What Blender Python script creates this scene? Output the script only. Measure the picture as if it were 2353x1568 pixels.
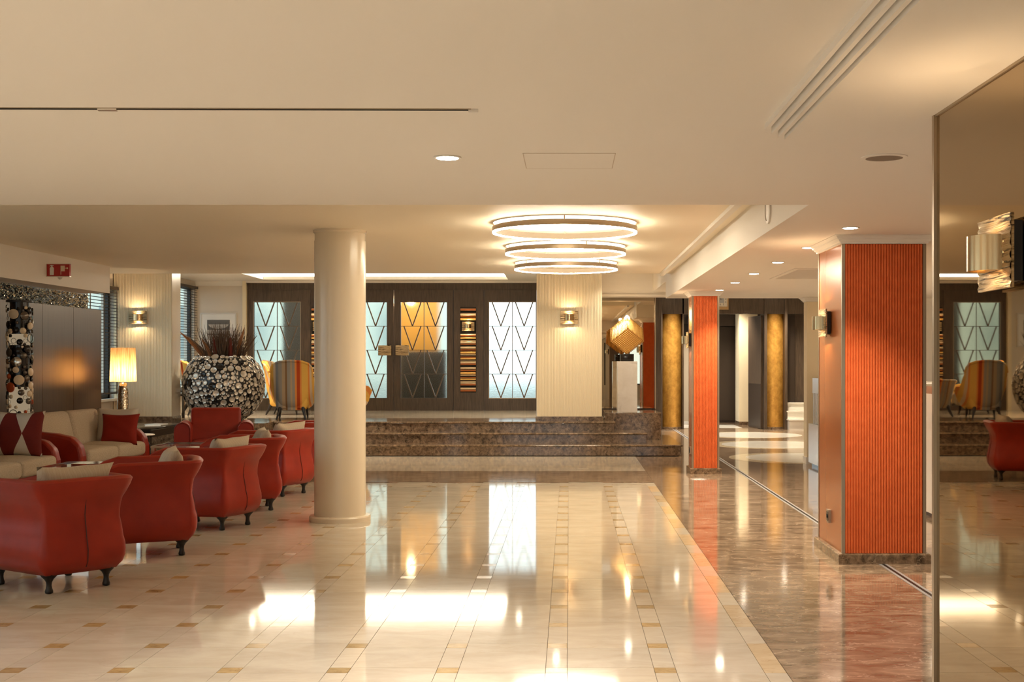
import bpy, bmesh, math, random
from mathutils import Vector, Matrix
PI = math.pi
random.seed(7)
for o in list(bpy.data.objects):
    bpy.data.objects.remove(o, do_unlink=True)
SC = bpy.context.scene
COL = SC.collection

# ------------------------------------------------------------------ camera
cam_d = bpy.data.cameras.new('camera')
cam = bpy.data.objects.new('camera', cam_d)
COL.objects.link(cam)
cam.location = (0, 0, 1.5)
cam.rotation_euler = (PI / 2, 0, 0)
cam_d.sensor_width = 36.0
cam_d.lens = 36.0 * 2900 / 2353
cam_d.shift_x = (1176.5 - 1308) / 2353
cam_d.shift_y = (831 - 784) / 2353
cam_d.clip_start = 0.05
SC.camera = cam

# ------------------------------------------------------------------ world, exposure
W = bpy.data.worlds.new('sky')
SC.world = W
W.use_nodes = True
bg = W.node_tree.nodes['Background']
bg.inputs[0].default_value = (0.76, 0.89, 1.0, 1)
bg.inputs[1].default_value = 1.35
SC.view_settings.view_transform = 'Standard'
SC.view_settings.look = 'None'
SC.view_settings.gamma = 1.0
SC.view_settings.use_curve_mapping = False
SC.view_settings.exposure = 0.93
P_DOWN = 230.0      # recessed downlights
P_RING = 46.0      # ring pendant emission
P_COVE = 9.0      # cove strip emission
P_SCONCE = 7.0

# ------------------------------------------------------------------ materials
MATS = {}
def nodes_of(name):
    m = bpy.data.materials.new(name)
    m.use_nodes = True
    nt = m.node_tree
    b = nt.nodes['Principled BSDF']
    MATS[name] = m
    return m, nt, b
def L(nt, a, ai, b, bi):
    nt.links.new(a.outputs[ai], b.inputs[bi])
def simple(name, col, rough=0.5, metal=0.0, spec=0.5, coat=0.0):
    m, nt, b = nodes_of(name)
    b.inputs['Base Color'].default_value = (*col, 1)
    b.inputs['Roughness'].default_value = rough
    b.inputs['Metallic'].default_value = metal
    b.inputs['Specular IOR Level'].default_value = spec
    b.inputs['Coat Weight'].default_value = coat
    return m
def ramp(nt, stops, interp='LINEAR'):
    r = nt.nodes.new('ShaderNodeValToRGB')
    r.color_ramp.interpolation = interp
    el = r.color_ramp.elements
    while len(el) < len(stops):
        el.new(0.5)
    for e, (p, c) in zip(el, stops):
        e.position = p
        e.color = (*c, 1)
    return r
def texco(nt, kind='Object', scale=(1, 1, 1), rot=(0, 0, 0)):
    t = nt.nodes.new('ShaderNodeTexCoord')
    mp = nt.nodes.new('ShaderNodeMapping')
    mp.inputs['Scale'].default_value = scale
    mp.inputs['Rotation'].default_value = rot
    L(nt, t, kind, mp, 'Vector')
    return mp
def noise(nt, vec, scale, detail=4, rough=0.5, dist=0.0):
    n = nt.nodes.new('ShaderNodeTexNoise')
    n.inputs['Scale'].default_value = scale
    n.inputs['Detail'].default_value = detail
    n.inputs['Roughness'].default_value = rough
    n.inputs['Distortion'].default_value = dist
    if vec is not None:
        L(nt, vec, 0, n, 'Vector')
    return n
def mix(nt, fac, a, b, mode='MIX'):
    x = nt.nodes.new('ShaderNodeMix')
    x.data_type = 'RGBA'
    x.blend_type = mode
    for sock, v in ((x.inputs[0], fac), (x.inputs[6], a), (x.inputs[7], b)):
        if isinstance(v, tuple) and len(v) == 2 and hasattr(v[0], 'outputs'):
            nt.links.new(v[0].outputs[v[1]], sock)
        elif isinstance(v, (int, float)):
            sock.default_value = v
        else:
            sock.default_value = (*v, 1)
    return x
def bump(nt, b, src, idx, strength, dist=0.01):
    n = nt.nodes.new('ShaderNodeBump')
    n.inputs['Strength'].default_value = strength
    n.inputs['Distance'].default_value = dist
    nt.links.new(src.outputs[idx], n.inputs['Height'])
    L(nt, n, 0, b, 'Normal')

def stone(name, c0, c1, vein, rough, nscale=(3, 5, 3), vein_w=0.03, vscale=3.0, vein_amt=0.6, use_world=True, rnd=0.0):
    m, nt, b = nodes_of(name)
    if use_world:
        g = nt.nodes.new('ShaderNodeNewGeometry')
        mp = nt.nodes.new('ShaderNodeMapping')
        mp.inputs['Scale'].default_value = nscale
        L(nt, g, 'Position', mp, 'Vector')
    else:
        mp = texco(nt, 'Object', nscale)
    n = noise(nt, mp, 2.2, 8, 0.62, 0.6)
    r = ramp(nt, [(0.32, c0), (0.68, c1)])
    L(nt, n, 'Fac', r, 'Fac')
    v = nt.nodes.new('ShaderNodeTexVoronoi')
    v.feature = 'DISTANCE_TO_EDGE'
    v.inputs['Scale'].default_value = vscale
    n2 = noise(nt, mp, 2.6, 6, 0.6, 0.0)
    mv = mix(nt, 0.35, (mp, 0), (n2, 'Color'))
    nt.links.new(mv.outputs[2], v.inputs['Vector'])
    vr = ramp(nt, [(0.0, (1, 1, 1)), (vein_w, (0, 0, 0))])
    L(nt, v, 'Distance', vr, 'Fac')
    n3 = noise(nt, mp, 1.3, 3)
    nr = ramp(nt, [(0.42, (0, 0, 0)), (0.62, (1, 1, 1))])
    L(nt, n3, 'Fac', nr, 'Fac')
    f = mix(nt, 1.0, (vr, 'Color'), (nr, 'Color'), 'MULTIPLY')
    f2 = nt.nodes.new('ShaderNodeMath'); f2.operation = 'MULTIPLY'
    nt.links.new(f.outputs[2], f2.inputs[0]); f2.inputs[1].default_value = vein_amt
    out = mix(nt, (f2, 0), (r, 'Color'), vein)
    last = out
    if rnd > 0:
        oi = nt.nodes.new('ShaderNodeObjectInfo')
        rr = ramp(nt, [(0, (1 - rnd,) * 3), (1, (1 + rnd * 0.35, 1 + rnd * 0.25, 1 + rnd * 0.1))])
        L(nt, oi, 'Random', rr, 'Fac')
        last = mix(nt, 1.0, (out, 2), (rr, 'Color'), 'MULTIPLY')
    nt.links.new(last.outputs[2], b.inputs['Base Color'])
    b.inputs['Roughness'].default_value = rough
    return m

stone('cream_stone', (0.56, 0.47, 0.355), (0.67, 0.585, 0.46), (0.52, 0.42, 0.30), 0.06, (1.2, 2.5, 1), 0.02, 1.6, 0.35, True, 0.06)
stone('gold_stone', (0.40, 0.26, 0.11), (0.60, 0.42, 0.20), (0.30, 0.18, 0.08), 0.12, (5, 9, 3), 0.05, 4, 0.7, True, 0.22)
stone('peach_stone', (0.58, 0.42, 0.24), (0.68, 0.52, 0.33), (0.42, 0.26, 0.12), 0.12, (3, 5, 3), 0.03, 2.4, 0.7, True, 0.10)
stone('brown_stone', (0.125, 0.08, 0.048), (0.40, 0.285, 0.19), (0.68, 0.53, 0.39), 0.08, (2.0, 4.2, 2), 0.035, 4.5, 0.75)
stone('dark_stone', (0.040, 0.026, 0.016), (0.32, 0.21, 0.125), (0.55, 0.41, 0.27), 0.10, (8, 8, 8), 0.05, 4.5, 0.55)
stone('white_marble', (0.70, 0.64, 0.56), (0.80, 0.75, 0.68), (0.24, 0.20, 0.17), 0.22, (2, 2, 3.0), 0.05, 1.6, 0.7)
stone('inlay_stone', (0.84, 0.79, 0.69), (0.90, 0.86, 0.78), (0.72, 0.64, 0.52), 0.10, (1, 1, 1), 0.02, 1.2, 0.2)
stone('inlay_edge', (0.62, 0.50, 0.32), (0.70, 0.58, 0.40), (0.55, 0.42, 0.26), 0.10, (1, 1, 1), 0.02, 1.2, 0.2)
simple('joint', (0.16, 0.11, 0.07), 0.8)
simple('paint', (0.82, 0.77, 0.70), 0.6, 0, 0.2)
simple('satin_ceiling', (0.88, 0.79, 0.63), 0.5, 0, 0.3)
simple('white_paint', (0.82, 0.78, 0.71), 0.5, 0, 0.3)
simple('column_paint', (0.76, 0.66, 0.50), 0.22, 0, 0.5)
simple('wallpaper', (0.86, 0.74, 0.52), 0.65, 0, 0.2)
simple('wall_cream', (0.74, 0.66, 0.55), 0.6, 0, 0.2)
simple('bronze_trim', (0.42, 0.33, 0.23), 0.35, 0.8)
simple('steel', (0.62, 0.58, 0.52), 0.22, 1.0)
simple('strip_steel', (0.42, 0.41, 0.40), 0.4, 0.3)
simple('seam', (0.06, 0.006, 0.003), 0.6)
simple('chrome', (0.75, 0.72, 0.68), 0.10, 1.0)
simple('black_lacquer', (0.012, 0.009, 0.007), 0.18, 0, 0.5)
simple('black_metal', (0.02, 0.016, 0.013), 0.4, 0.3)
simple('dark_gap', (0.01, 0.008, 0.006), 0.8)
simple('plastic_white', (0.70, 0.66, 0.60), 0.4)
simple('grille', (0.22, 0.17, 0.13), 0.7)
simple('perforated', (0.20, 0.15, 0.10), 0.6)
simple('came', (0.17, 0.115, 0.07), 0.4, 0.5)
simple('hatch_line', (0.55, 0.45, 0.35), 0.7)
simple('bronze_mirror', (0.37, 0.27, 0.15), 0.015, 1.0)
simple('niche_mirror', (0.62, 0.52, 0.38), 0.01, 1.0)
simple('sign_red', (0.42, 0.012, 0.008), 0.35)
simple('sign_white', (0.85, 0.82, 0.76), 0.4)
simple('clock_face', (0.75, 0.68, 0.56), 0.5)
simple('clock_grey', (0.42, 0.42, 0.42), 0.4)
simple('ink', (0.03, 0.03, 0.035), 0.6)
simple('paper', (0.72, 0.72, 0.70), 0.4)
simple('art_grey', (0.14, 0.13, 0.12), 0.7)
simple('art_mid', (0.45, 0.41, 0.36), 0.7)
simple('blind_slat', (0.055, 0.04, 0.032), 0.5)
simple('asphalt', (0.16, 0.17, 0.15), 0.9)
simple('facade', (0.74, 0.75, 0.64), 0.9)
simple('facade_glass', (0.30, 0.36, 0.34), 0.3)
simple('amber_wall', (0.85, 0.36, 0.05), 0.5)
simple('dark_pier', (0.075, 0.045, 0.024), 0.7)
simple('lift_door', (0.05, 0.034, 0.024), 0.35, 0.2)
simple('beige_wall', (0.50, 0.42, 0.32), 0.6)
simple('pillow_white', (0.62, 0.55, 0.46), 0.85, 0, 0.1)
simple('pillow_red', (0.26, 0.018, 0.008), 0.75, 0, 0.2)
simple('bark_orange', (0.30, 0.12, 0.04), 0.8)
simple('bark_red', (0.16, 0.02, 0.008), 0.8)
simple('twig', (0.105, 0.062, 0.035), 0.85)
simple('disc_black', (0.012, 0.010, 0.009), 0.12, 0.0)
simple('disc_cream', (0.78, 0.62, 0.42), 0.3)
simple('disc_grey', (0.16, 0.135, 0.11), 0.15, 0.6)
simple('disc_red', (0.55, 0.09, 0.02), 0.3)
simple('disc_blue', (0.45, 0.68, 0.82), 0.15)
simple('disc_silver', (0.70, 0.66, 0.60), 0.12, 1.0)
simple('stick_cream', (0.80, 0.62, 0.40), 0.25, 0.3)
simple('stick_gold', (0.95, 0.58, 0.18), 0.25, 0.6)
simple('stick_red', (0.42, 0.13, 0.03), 0.3, 0.2)
simple('lacquer_orange', (0.50, 0.16, 0.045), 0.20, 0.25, 0.6)
simple('desk_white', (0.76, 0.71, 0.63), 0.18)
simple('planter_black', (0.012, 0.010, 0.009), 0.35)

def leather():
    m, nt, b = nodes_of('red_leather')
    mp = texco(nt, 'Object', (1, 1, 1))
    n = noise(nt, mp, 6, 3)
    r = ramp(nt, [(0.3, (0.27, 0.015, 0.004)), (0.7, (0.34, 0.022, 0.006))])
    L(nt, n, 'Fac', r, 'Fac')
    L(nt, r, 'Color', b, 'Base Color')
    b.inputs['Roughness'].default_value = 0.42
    b.inputs['Specular IOR Level'].default_value = 0.4
    n2 = noise(nt, mp, 160, 2)
    bump(nt, b, n2, 'Fac', 0.12, 0.002)
leather()
def rib_fabric():
    m, nt, b = nodes_of('orange_rib')
    mp = texco(nt, 'Object', (9, 9, 9))
    n = noise(nt, mp, 1.5, 3)
    r = ramp(nt, [(0.3, (0.66, 0.130, 0.034)), (0.7, (0.74, 0.160, 0.045))])
    L(nt, n, 'Fac', r, 'Fac'); L(nt, r, 'Color', b, 'Base Color')
    b.inputs['Roughness'].default_value = 0.55
    b.inputs['Specular IOR Level'].default_value = 0.25
rib_fabric()
def fabric(name, c0, c1, scale=90):
    m, nt, b = nodes_of(name)
    mp = texco(nt, 'Object')
    n = noise(nt, mp, scale, 3)
    r = ramp(nt, [(0.35, c0), (0.65, c1)])
    L(nt, n, 'Fac', r, 'Fac'); L(nt, r, 'Color', b, 'Base Color')
    b.inputs['Roughness'].default_value = 0.9
    b.inputs['Specular IOR Level'].default_value = 0.1
    bump(nt, b, n, 'Fac', 0.25, 0.003)
fabric('cream_fabric', (0.47, 0.38, 0.27), (0.58, 0.48, 0.36))
def zebra():
    m, nt, b = nodes_of('zebra_fabric')
    mp = texco(nt, 'Object', (1, 1, 1))
    w = nt.nodes.new('ShaderNodeTexWave')
    w.inputs['Scale'].default_value = 9.0
    w.inputs['Distortion'].default_value = 5.0
    w.inputs['Detail'].default_value = 1.5
    w.inputs['Detail Scale'].default_value = 1.2
    L(nt, mp, 0, w, 'Vector')
    r = ramp(nt, [(0.38, (0.48, 0.39, 0.28)), (0.52, (0.40, 0.29, 0.19)), (0.62, (0.50, 0.41, 0.30))])
    L(nt, w, 'Fac', r, 'Fac'); L(nt, r, 'Color', b, 'Base Color')
    b.inputs['Roughness'].default_value = 0.9
zebra()
def stripes():
    m, nt, b = nodes_of('stripe_fabric')
    t = nt.nodes.new('ShaderNodeTexCoord')
    s = nt.nodes.new('ShaderNodeSeparateXYZ')
    L(nt, t, 'Object', s, 0)
    a = nt.nodes.new('ShaderNodeMath'); a.operation = 'MULTIPLY_ADD'
    L(nt, s, 'X', a, 0); a.inputs[1].default_value = 1.05; a.inputs[2].default_value = 0.5
    c = {'gr': (0.30, 0.27, 0.22), 'bl': (0.22, 0.22, 0.22), 'cr': (0.62, 0.48, 0.32), 'br': (0.24, 0.13, 0.06),
         'rd': (0.42, 0.06, 0.015), 'or': (0.70, 0.25, 0.06), 'ye': (0.72, 0.42, 0.09), 'tn': (0.44, 0.31, 0.18)}
    seq = [('ye', .0), ('cr', .05), ('or', .09), ('ye', .13), ('cr', .19), ('bl', .23), ('gr', .28), ('tn', .34), ('br', .40),
           ('gr', .43), ('tn', .49), ('gr', .52), ('or', .57), ('rd', .60), ('or', .655), ('ye', .68), ('or', .79), ('cr', .815),
           ('ye', .85), ('or', .90), ('ye', .93)]
    r = ramp(nt, [(p, c[k]) for k, p in seq], 'CONSTANT')
    L(nt, a, 0, r, 'Fac')
    L(nt, r, 'Color', b, 'Base Color')
    b.inputs['Roughness'].default_value = 0.85
    b.inputs['Specular IOR Level'].default_value = 0.1
stripes()
def wood():
    m, nt, b = nodes_of('dark_wood')
    mp = texco(nt, 'Object', (14, 14, 1.2))
    n = noise(nt, mp, 3, 6, 0.6, 0.4)
    r = ramp(nt, [(0.3, (0.055, 0.036, 0.023)), (0.7, (0.115, 0.078, 0.050))])
    L(nt, n, 'Fac', r, 'Fac'); L(nt, r, 'Color', b, 'Base Color')
    b.inputs['Roughness'].default_value = 0.38
    m, nt, b = nodes_of('partition_wood')
    mp = texco(nt, 'Object', (1, 26, 0.7))
    n = noise(nt, mp, 2, 5, 0.6, 0.2)
    r = ramp(nt, [(0.3, (0.075, 0.045, 0.022)), (0.7, (0.11, 0.068, 0.036))])
    L(nt, n, 'Fac', r, 'Fac'); L(nt, r, 'Color', b, 'Base Color')
    b.inputs['Roughness'].default_value = 0.33
    b.inputs['Metallic'].default_value = 0.75
wood()
def gold_leaf():
    m, nt, b = nodes_of('gold_leaf')
    mp = texco(nt, 'Object', (1, 1, 0.8))
    n = noise(nt, mp, 7, 8, 0.7)
    r = ramp(nt, [(0.3, (0.46, 0.21, 0.04)), (0.55, (0.74, 0.40, 0.085)), (0.75, (0.90, 0.54, 0.15))])
    L(nt, n, 'Fac', r, 'Fac'); L(nt, r, 'Color', b, 'Base Color')
    b.inputs['Metallic'].default_value = 0.5
    b.inputs['Roughness'].default_value = 0.36
    bump(nt, b, n, 'Fac', 0.2, 0.006)
gold_leaf()
def brass():
    m, nt, b = nodes_of('hammered_brass')
    mp = texco(nt, 'Object', (1.5, 3, 22))
    n = noise(nt, mp, 3.2, 4, 0.6, 1.2)
    r = ramp(nt, [(0.36, (0.03, 0.02, 0.012)), (0.47, (0.48, 0.35, 0.19)), (0.75, (0.66, 0.52, 0.32))])
    L(nt, n, 'Fac', r, 'Fac'); L(nt, r, 'Color', b, 'Base Color')
    b.inputs['Metallic'].default_value = 0.9
    b.inputs['Roughness'].default_value = 0.32
    bump(nt, b, n, 'Fac', 0.7, 0.01)
    simple('brushed_brass', (0.60, 0.42, 0.22), 0.22, 1.0)
    simple('lamp_gold', (0.95, 0.60, 0.20), 0.16, 1.0)
brass()
def glass_mats():
    m, nt, b = nodes_of('clear_glass')
    nt.nodes.remove(b)
    out = nt.nodes['Material Output']
    tr = nt.nodes.new('ShaderNodeBsdfTransparent')
    tr.inputs[0].default_value = (0.92, 0.96, 0.95, 1)
    gl = nt.nodes.new('ShaderNodeBsdfGlossy')
    gl.inputs['Roughness'].default_value = 0.02
    mx = nt.nodes.new('ShaderNodeMixShader'); mx.inputs[0].default_value = 0.07
    L(nt, tr, 0, mx, 1); L(nt, gl, 0, mx, 2); L(nt, mx, 0, out, 0)
    m, nt, b = nodes_of('frosted_glass')
    b.inputs['Base Color'].default_value = (0.90, 0.98, 0.90, 1)
    b.inputs['Transmission Weight'].default_value = 1.0
    b.inputs['Roughness'].default_value = 0.20
    b.inputs['IOR'].default_value = 1.18
    mp = texco(nt, 'Object', (60, 60, 120))
    n = noise(nt, mp, 1.0, 2)
    bump(nt, b, n, 'Fac', 0.35, 0.004)
glass_mats()
def emit(name, col, strength):
    m, nt, b = nodes_of(name)
    nt.nodes.remove(b)
    e = nt.nodes.new('ShaderNodeEmission')
    e.inputs[0].default_value = (*col, 1)
    e.inputs[1].default_value = strength
    L(nt, e, 0, nt.nodes['Material Output'], 0)
emit('ring_light', (1.0, 0.86, 0.64), P_RING)
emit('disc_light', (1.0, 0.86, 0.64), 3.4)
emit('cove_light', (1.0, 0.88, 0.68), P_COVE)
emit('down_light', (1.0, 0.88, 0.68), 30.0)
emit('bulb', (1.0, 0.74, 0.42), 12.0)
emit('cube_core', (1.0, 0.42, 0.08), 0.22)
emit('cube_hot', (1.0, 0.72, 0.36), 1.8)
emit('tube_glow', (1.0, 0.76, 0.48), 0.16)
def shade_mat():
    m, nt, b = nodes_of('lamp_shade')
    nt.nodes.remove(b)
    d = nt.nodes.new('ShaderNodeBsdfDiffuse'); t = nt.nodes.new('ShaderNodeBsdfTranslucent')
    mp = texco(nt, 'Object', (40, 40, 1.5))
    n = noise(nt, mp, 2, 3)
    r = ramp(nt, [(0.35, (0.45, 0.26, 0.10)), (0.65, (0.78, 0.56, 0.30))])
    L(nt, n, 'Fac', r, 'Fac'); L(nt, r, 'Color', d, 0); L(nt, r, 'Color', t, 0)
    mx = nt.nodes.new('ShaderNodeMixShader'); mx.inputs[0].default_value = 0.7
    L(nt, d, 0, mx, 1); L(nt, t, 0, mx, 2); L(nt, mx, 0, nt.nodes['Material Output'], 0)
shade_mat()
def glitter():
    m, nt, b = nodes_of('bead_silver')
    b.inputs['Base Color'].default_value = (0.62, 0.55, 0.42, 1)
    b.inputs['Metallic'].default_value = 1.0
    b.inputs['Roughness'].default_value = 0.12
    m, nt, b = nodes_of('shell_disc')
    oi = nt.nodes.new('ShaderNodeObjectInfo')
    mp = texco(nt, 'Object', (1, 1, 1))
    n = noise(nt, mp, 14, 3)
    r = ramp(nt, [(0.3, (0.50, 0.42, 0.32)), (0.6, (0.82, 0.76, 0.66))])
    L(nt, n, 'Fac', r, 'Fac'); L(nt, r, 'Color', b, 'Base Color')
    b.inputs['Metallic'].default_value = 0.45
    b.inputs['Roughness'].default_value = 0.24
    m, nt, b = nodes_of('mosaic_silver')
    mp = texco(nt, 'Object', (1, 1, 0.6))
    v = nt.nodes.new('ShaderNodeTexVoronoi'); v.inputs['Scale'].default_value = 70
    L(nt, mp, 0, v, 'Vector')
    r = ramp(nt, [(0.0, (0.75, 0.66, 0.52)), (1.0, (0.20, 0.15, 0.10))])
    L(nt, v, 'Color', r, 'Fac'); L(nt, r, 'Color', b, 'Base Color')
    b.inputs['Metallic'].default_value = 1.0; b.inputs['Roughness'].default_value = 0.15
    bump(nt, b, v, 'Distance', 0.5, 0.004)
glitter()
def harlequin():
    m, nt, b = nodes_of('harlequin')
    t = nt.nodes.new('ShaderNodeTexCoord'); s = nt.nodes.new('ShaderNodeSeparateXYZ')
    L(nt, t, 'Object', s, 0)
    def mth(op, a, bv=None):
        n = nt.nodes.new('ShaderNodeMath'); n.operation = op
        for i, v in enumerate((a, bv)):
            if v is None: continue
            if isinstance(v, (int, float)): n.inputs[i].default_value = v
            else: nt.links.new(v, n.inputs[i])
        return n.outputs[0]
    # lozenges: |frac(x/p)-.5|*2 + |z|/h < 1
    u = mth('ABSOLUTE', mth('SUBTRACT', mth('FRACT', mth('ADD', mth('DIVIDE', s.outputs['X'], 0.27), 0.82)), 0.5))
    u2 = mth('MULTIPLY', u, 2.0)
    w = mth('ABSOLUTE', mth('DIVIDE', s.outputs['Z'], 0.34))
    k = mth('LESS_THAN', mth('ADD', u2, w), 1.0)
    x = mix(nt, 0.5, (0.58, 0.50, 0.40), (0.15, 0.010, 0.005))
    nt.links.new(k, x.inputs[0])
    nt.links.new(x.outputs[2], b.inputs['Base Color'])
    b.inputs['Roughness'].default_value = 0.9
harlequin()

# ------------------------------------------------------------------ mesh helpers
class MB:
    def __init__(s): s.v = []; s.f = []
    def add(s, vs, fs):
        o = len(s.v); s.v += [tuple(p) for p in vs]; s.f += [tuple(i + o for i in f) for f in fs]; return s
    def box(s, x0, x1, y0, y1, z0, z1):
        return s.add([(x0, y0, z0), (x1, y0, z0), (x1, y1, z0), (x0, y1, z0), (x0, y0, z1), (x1, y0, z1), (x1, y1, z1), (x0, y1, z1)],
                     [(0, 3, 2, 1), (4, 5, 6, 7), (0, 1, 5, 4), (1, 2, 6, 5), (2, 3, 7, 6), (3, 0, 4, 7)])
    def lathe(s, prof, n=24, c=(0, 0, 0), cap=True, a0=0, a1=2 * PI):
        full = abs(a1 - a0 - 2 * PI) < 1e-6
        m = n if full else n + 1
        vs = [(c[0] + r * math.cos(a0 + (a1 - a0) * i / n), c[1] + r * math.sin(a0 + (a1 - a0) * i / n), c[2] + z) for r, z in prof for i in range(m)]
        fs = []
        for j in range(len(prof) - 1):
            for i in range(n):
                k = (i + 1) % m
                fs.append((j * m + i, j * m + k, (j + 1) * m + k, (j + 1) * m + i))
        if cap and full:
            fs.append(tuple(reversed(range(m))))
            fs.append(tuple((len(prof) - 1) * m + i for i in range(m)))
        return s.add(vs, fs)
    def cyl(s, c, r, z0, z1, n=24):
        return s.lathe([(r, z0), (r, z1)], n, c)
    def tube(s, pts, r, n=6, closed=False):
        P = [Vector(p) for p in pts]; N = len(P)
        rs = r if isinstance(r, (list, tuple)) else [r] * N
        vs = []; fs = []
        up = None
        for i, p in enumerate(P):
            if closed: d = P[(i + 1) % N] - P[i - 1]
            else: d = P[min(i + 1, N - 1)] - P[max(i - 1, 0)]
            d.normalize()
            if up is None:
                up = Vector((0, 0, 1)) if abs(d.z) < 0.9 else Vector((1, 0, 0))
            a = d.cross(up)
            if a.length < 1e-5: a = d.cross(Vector((0, 1, 0)))
            a.normalize(); b2 = a.cross(d); up = b2 if abs(d.z) > 0.9 else up
            for k in range(n):
                t = 2 * PI * k / n
                vs.append(p + (a * math.cos(t) + b2 * math.sin(t)) * rs[i])
        M = N if closed else N - 1
        for i in range(M):
            j = (i + 1) % N
            for k in range(n):
                l = (k + 1) % n
                fs.append((i * n + k, i * n + l, j * n + l, j * n + k))
        if not closed:
            fs.append(tuple(reversed(range(n)))); fs.append(tuple((N - 1) * n + k for k in range(n)))
        return s.add(vs, fs)
    def prism(s, poly, z0, z1):
        n = len(poly)
        return s.add([(x, y, z0) for x, y in poly] + [(x, y, z1) for x, y in poly],
                     [tuple(reversed(range(n))), tuple(range(n, 2 * n))] + [(i, (i + 1) % n, n + (i + 1) % n, n + i) for i in range(n)])
    def prism_x(s, poly, x0, x1):          # poly in (y, z)
        n = len(poly)
        return s.add([(x0, y, z) for y, z in poly] + [(x1, y, z) for y, z in poly],
                     [tuple(range(n)), tuple(reversed(range(n, 2 * n)))] + [(i, n + i, n + (i + 1) % n, (i + 1) % n) for i in range(n)])
    def prism_y(s, poly, y0, y1):          # poly in (x, z)
        n = len(poly)
        return s.add([(x, y0, z) for x, z in poly] + [(x, y1, z) for x, z in poly],
                     [tuple(range(n)), tuple(reversed(range(n, 2 * n)))] + [(i, n + i, n + (i + 1) % n, (i + 1) % n) for i in range(n)])
    def rect_loft(s, x0, x1, y0, y1, prof):
        vs = []; fs = []
        for o, z in prof:
            vs += [(x0 - o, y0 - o, z), (x1 + o, y0 - o, z), (x1 + o, y1 + o, z), (x0 - o, y1 + o, z)]
        for j in range(len(prof) - 1):
            for i in range(4):
                k = (i + 1) % 4
                fs.append((j * 4 + i, j * 4 + k, j * 4 + 4 + k, j * 4 + 4 + i))
        m = len(prof) - 1
        fs.append((3, 2, 1, 0)); fs.append((m * 4, m * 4 + 1, m * 4 + 2, m * 4 + 3))
        return s.add(vs, fs)
    def xf(s, M):
        s.v = [tuple(M @ Vector(p)) for p in s.v]; return s
    def mesh(s, name='m', smooth=None):
        me = bpy.data.meshes.new(name)
        me.from_pydata(s.v, [], s.f)
        me.validate(clean_customdata=False)
        bm = bmesh.new(); bm.from_mesh(me)
        bmesh.ops.recalc_face_normals(bm, faces=bm.faces)
        bm.to_mesh(me); bm.free()
        if smooth is not None:
            me.shade_smooth()
            me.set_sharp_from_angle(angle=math.radians(smooth))
        me.update()
        return me
def rbox_mesh(sx, sy, sz, r, seg=3, crown=0.0):
    bm = bmesh.new()
    bmesh.ops.create_cube(bm, size=1)
    bmesh.ops.scale(bm, vec=(sx, sy, sz), verts=bm.verts)
    bmesh.ops.bevel(bm, geom=bm.edges[:], offset=r, segments=seg, profile=0.5, affect='EDGES')
    if crown:
        bmesh.ops.subdivide_edges(bm, edges=bm.edges[:], cuts=2, use_grid_fill=True)
        for v in bm.verts:
            u = max(0, 1 - (2 * v.co.x / sx) ** 2) * max(0, 1 - (2 * v.co.y / sy) ** 2)
            v.co.z += (1 if v.co.z > 0 else -0.2) * crown * u
    me = bpy.data.meshes.new('rb'); bm.to_mesh(me); bm.free()
    me.shade_smooth(); me.set_sharp_from_angle(angle=math.radians(50))
    return me
def pillow_mesh(w, h, t, n=16, seed=0):
    rr = random.Random(seed)
    vs = []; fs = []
    def pt(i, j, sgn):
        u = -1 + 2 * i / n; v = -1 + 2 * j / n
        px = w / 2 * u * (1 - 0.10 * (1 - v * v)); pz = h / 2 * v * (1 - 0.10 * (1 - u * u))
        d = (max(0, (1 - u ** 4)) * max(0, (1 - v ** 4))) ** 0.5
        wr = 1 + 0.10 * math.sin(5 * u + 3 * v + seed) * math.cos(4 * v - seed)
        return (px, sgn * t / 2 * d * wr, pz)
    for sgn in (-1, 1):
        for j in range(n + 1):
            for i in range(n + 1):
                vs.append(pt(i, j, sgn))
    k = (n + 1) ** 2
    for j in range(n):
        for i in range(n):
            a = j * (n + 1) + i
            fs.append((a, a + 1, a + n + 2, a + n + 1))
            fs.append((k + a, k + a + n + 1, k + a + n + 2, k + a + 1))
    me = bpy.data.meshes.new('pillow'); me.from_pydata(vs, [], fs)
    bm = bmesh.new(); bm.from_mesh(me)
    bmesh.ops.remove_doubles(bm, verts=bm.verts, dist=0.0005)
    bmesh.ops.recalc_face_normals(bm, faces=bm.faces)
    bm.to_mesh(me); bm.free(); me.shade_smooth()
    return me

def obj(name, me, mat=None, parent=None, loc=(0, 0, 0), rot=(0, 0, 0)):
    o = bpy.data.objects.new(name, me)
    COL.objects.link(o)
    o.location = loc; o.rotation_euler = rot
    if mat is not None and me is not None:
        if len(me.materials) == 0: me.materials.append(MATS[mat])
        elif me.materials[0] != MATS[mat]:
            o.material_slots[0].link = 'OBJECT'; o.material_slots[0].material = MATS[mat]
    if parent is not None: o.parent = parent
    return o
def tag(o, label, cat, group=None):
    o['label'] = label; o['category'] = cat
    if group: o['group'] = group
    return o
def thing(name, label, cat, loc=(0, 0, 0), rz=0.0, group=None, rot=None):
    o = bpy.data.objects.new(name, None); COL.objects.link(o)
    o.empty_display_size = 0.1
    o.location = loc; o.rotation_euler = rot if rot else (0, 0, rz)
    return tag(o, label, cat, group)
def struct(name, me, mat, parent=None, loc=(0, 0, 0)):
    o = obj(name, me, mat, parent, loc)
    if parent is None: o['kind'] = 'structure'
    return o
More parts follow.
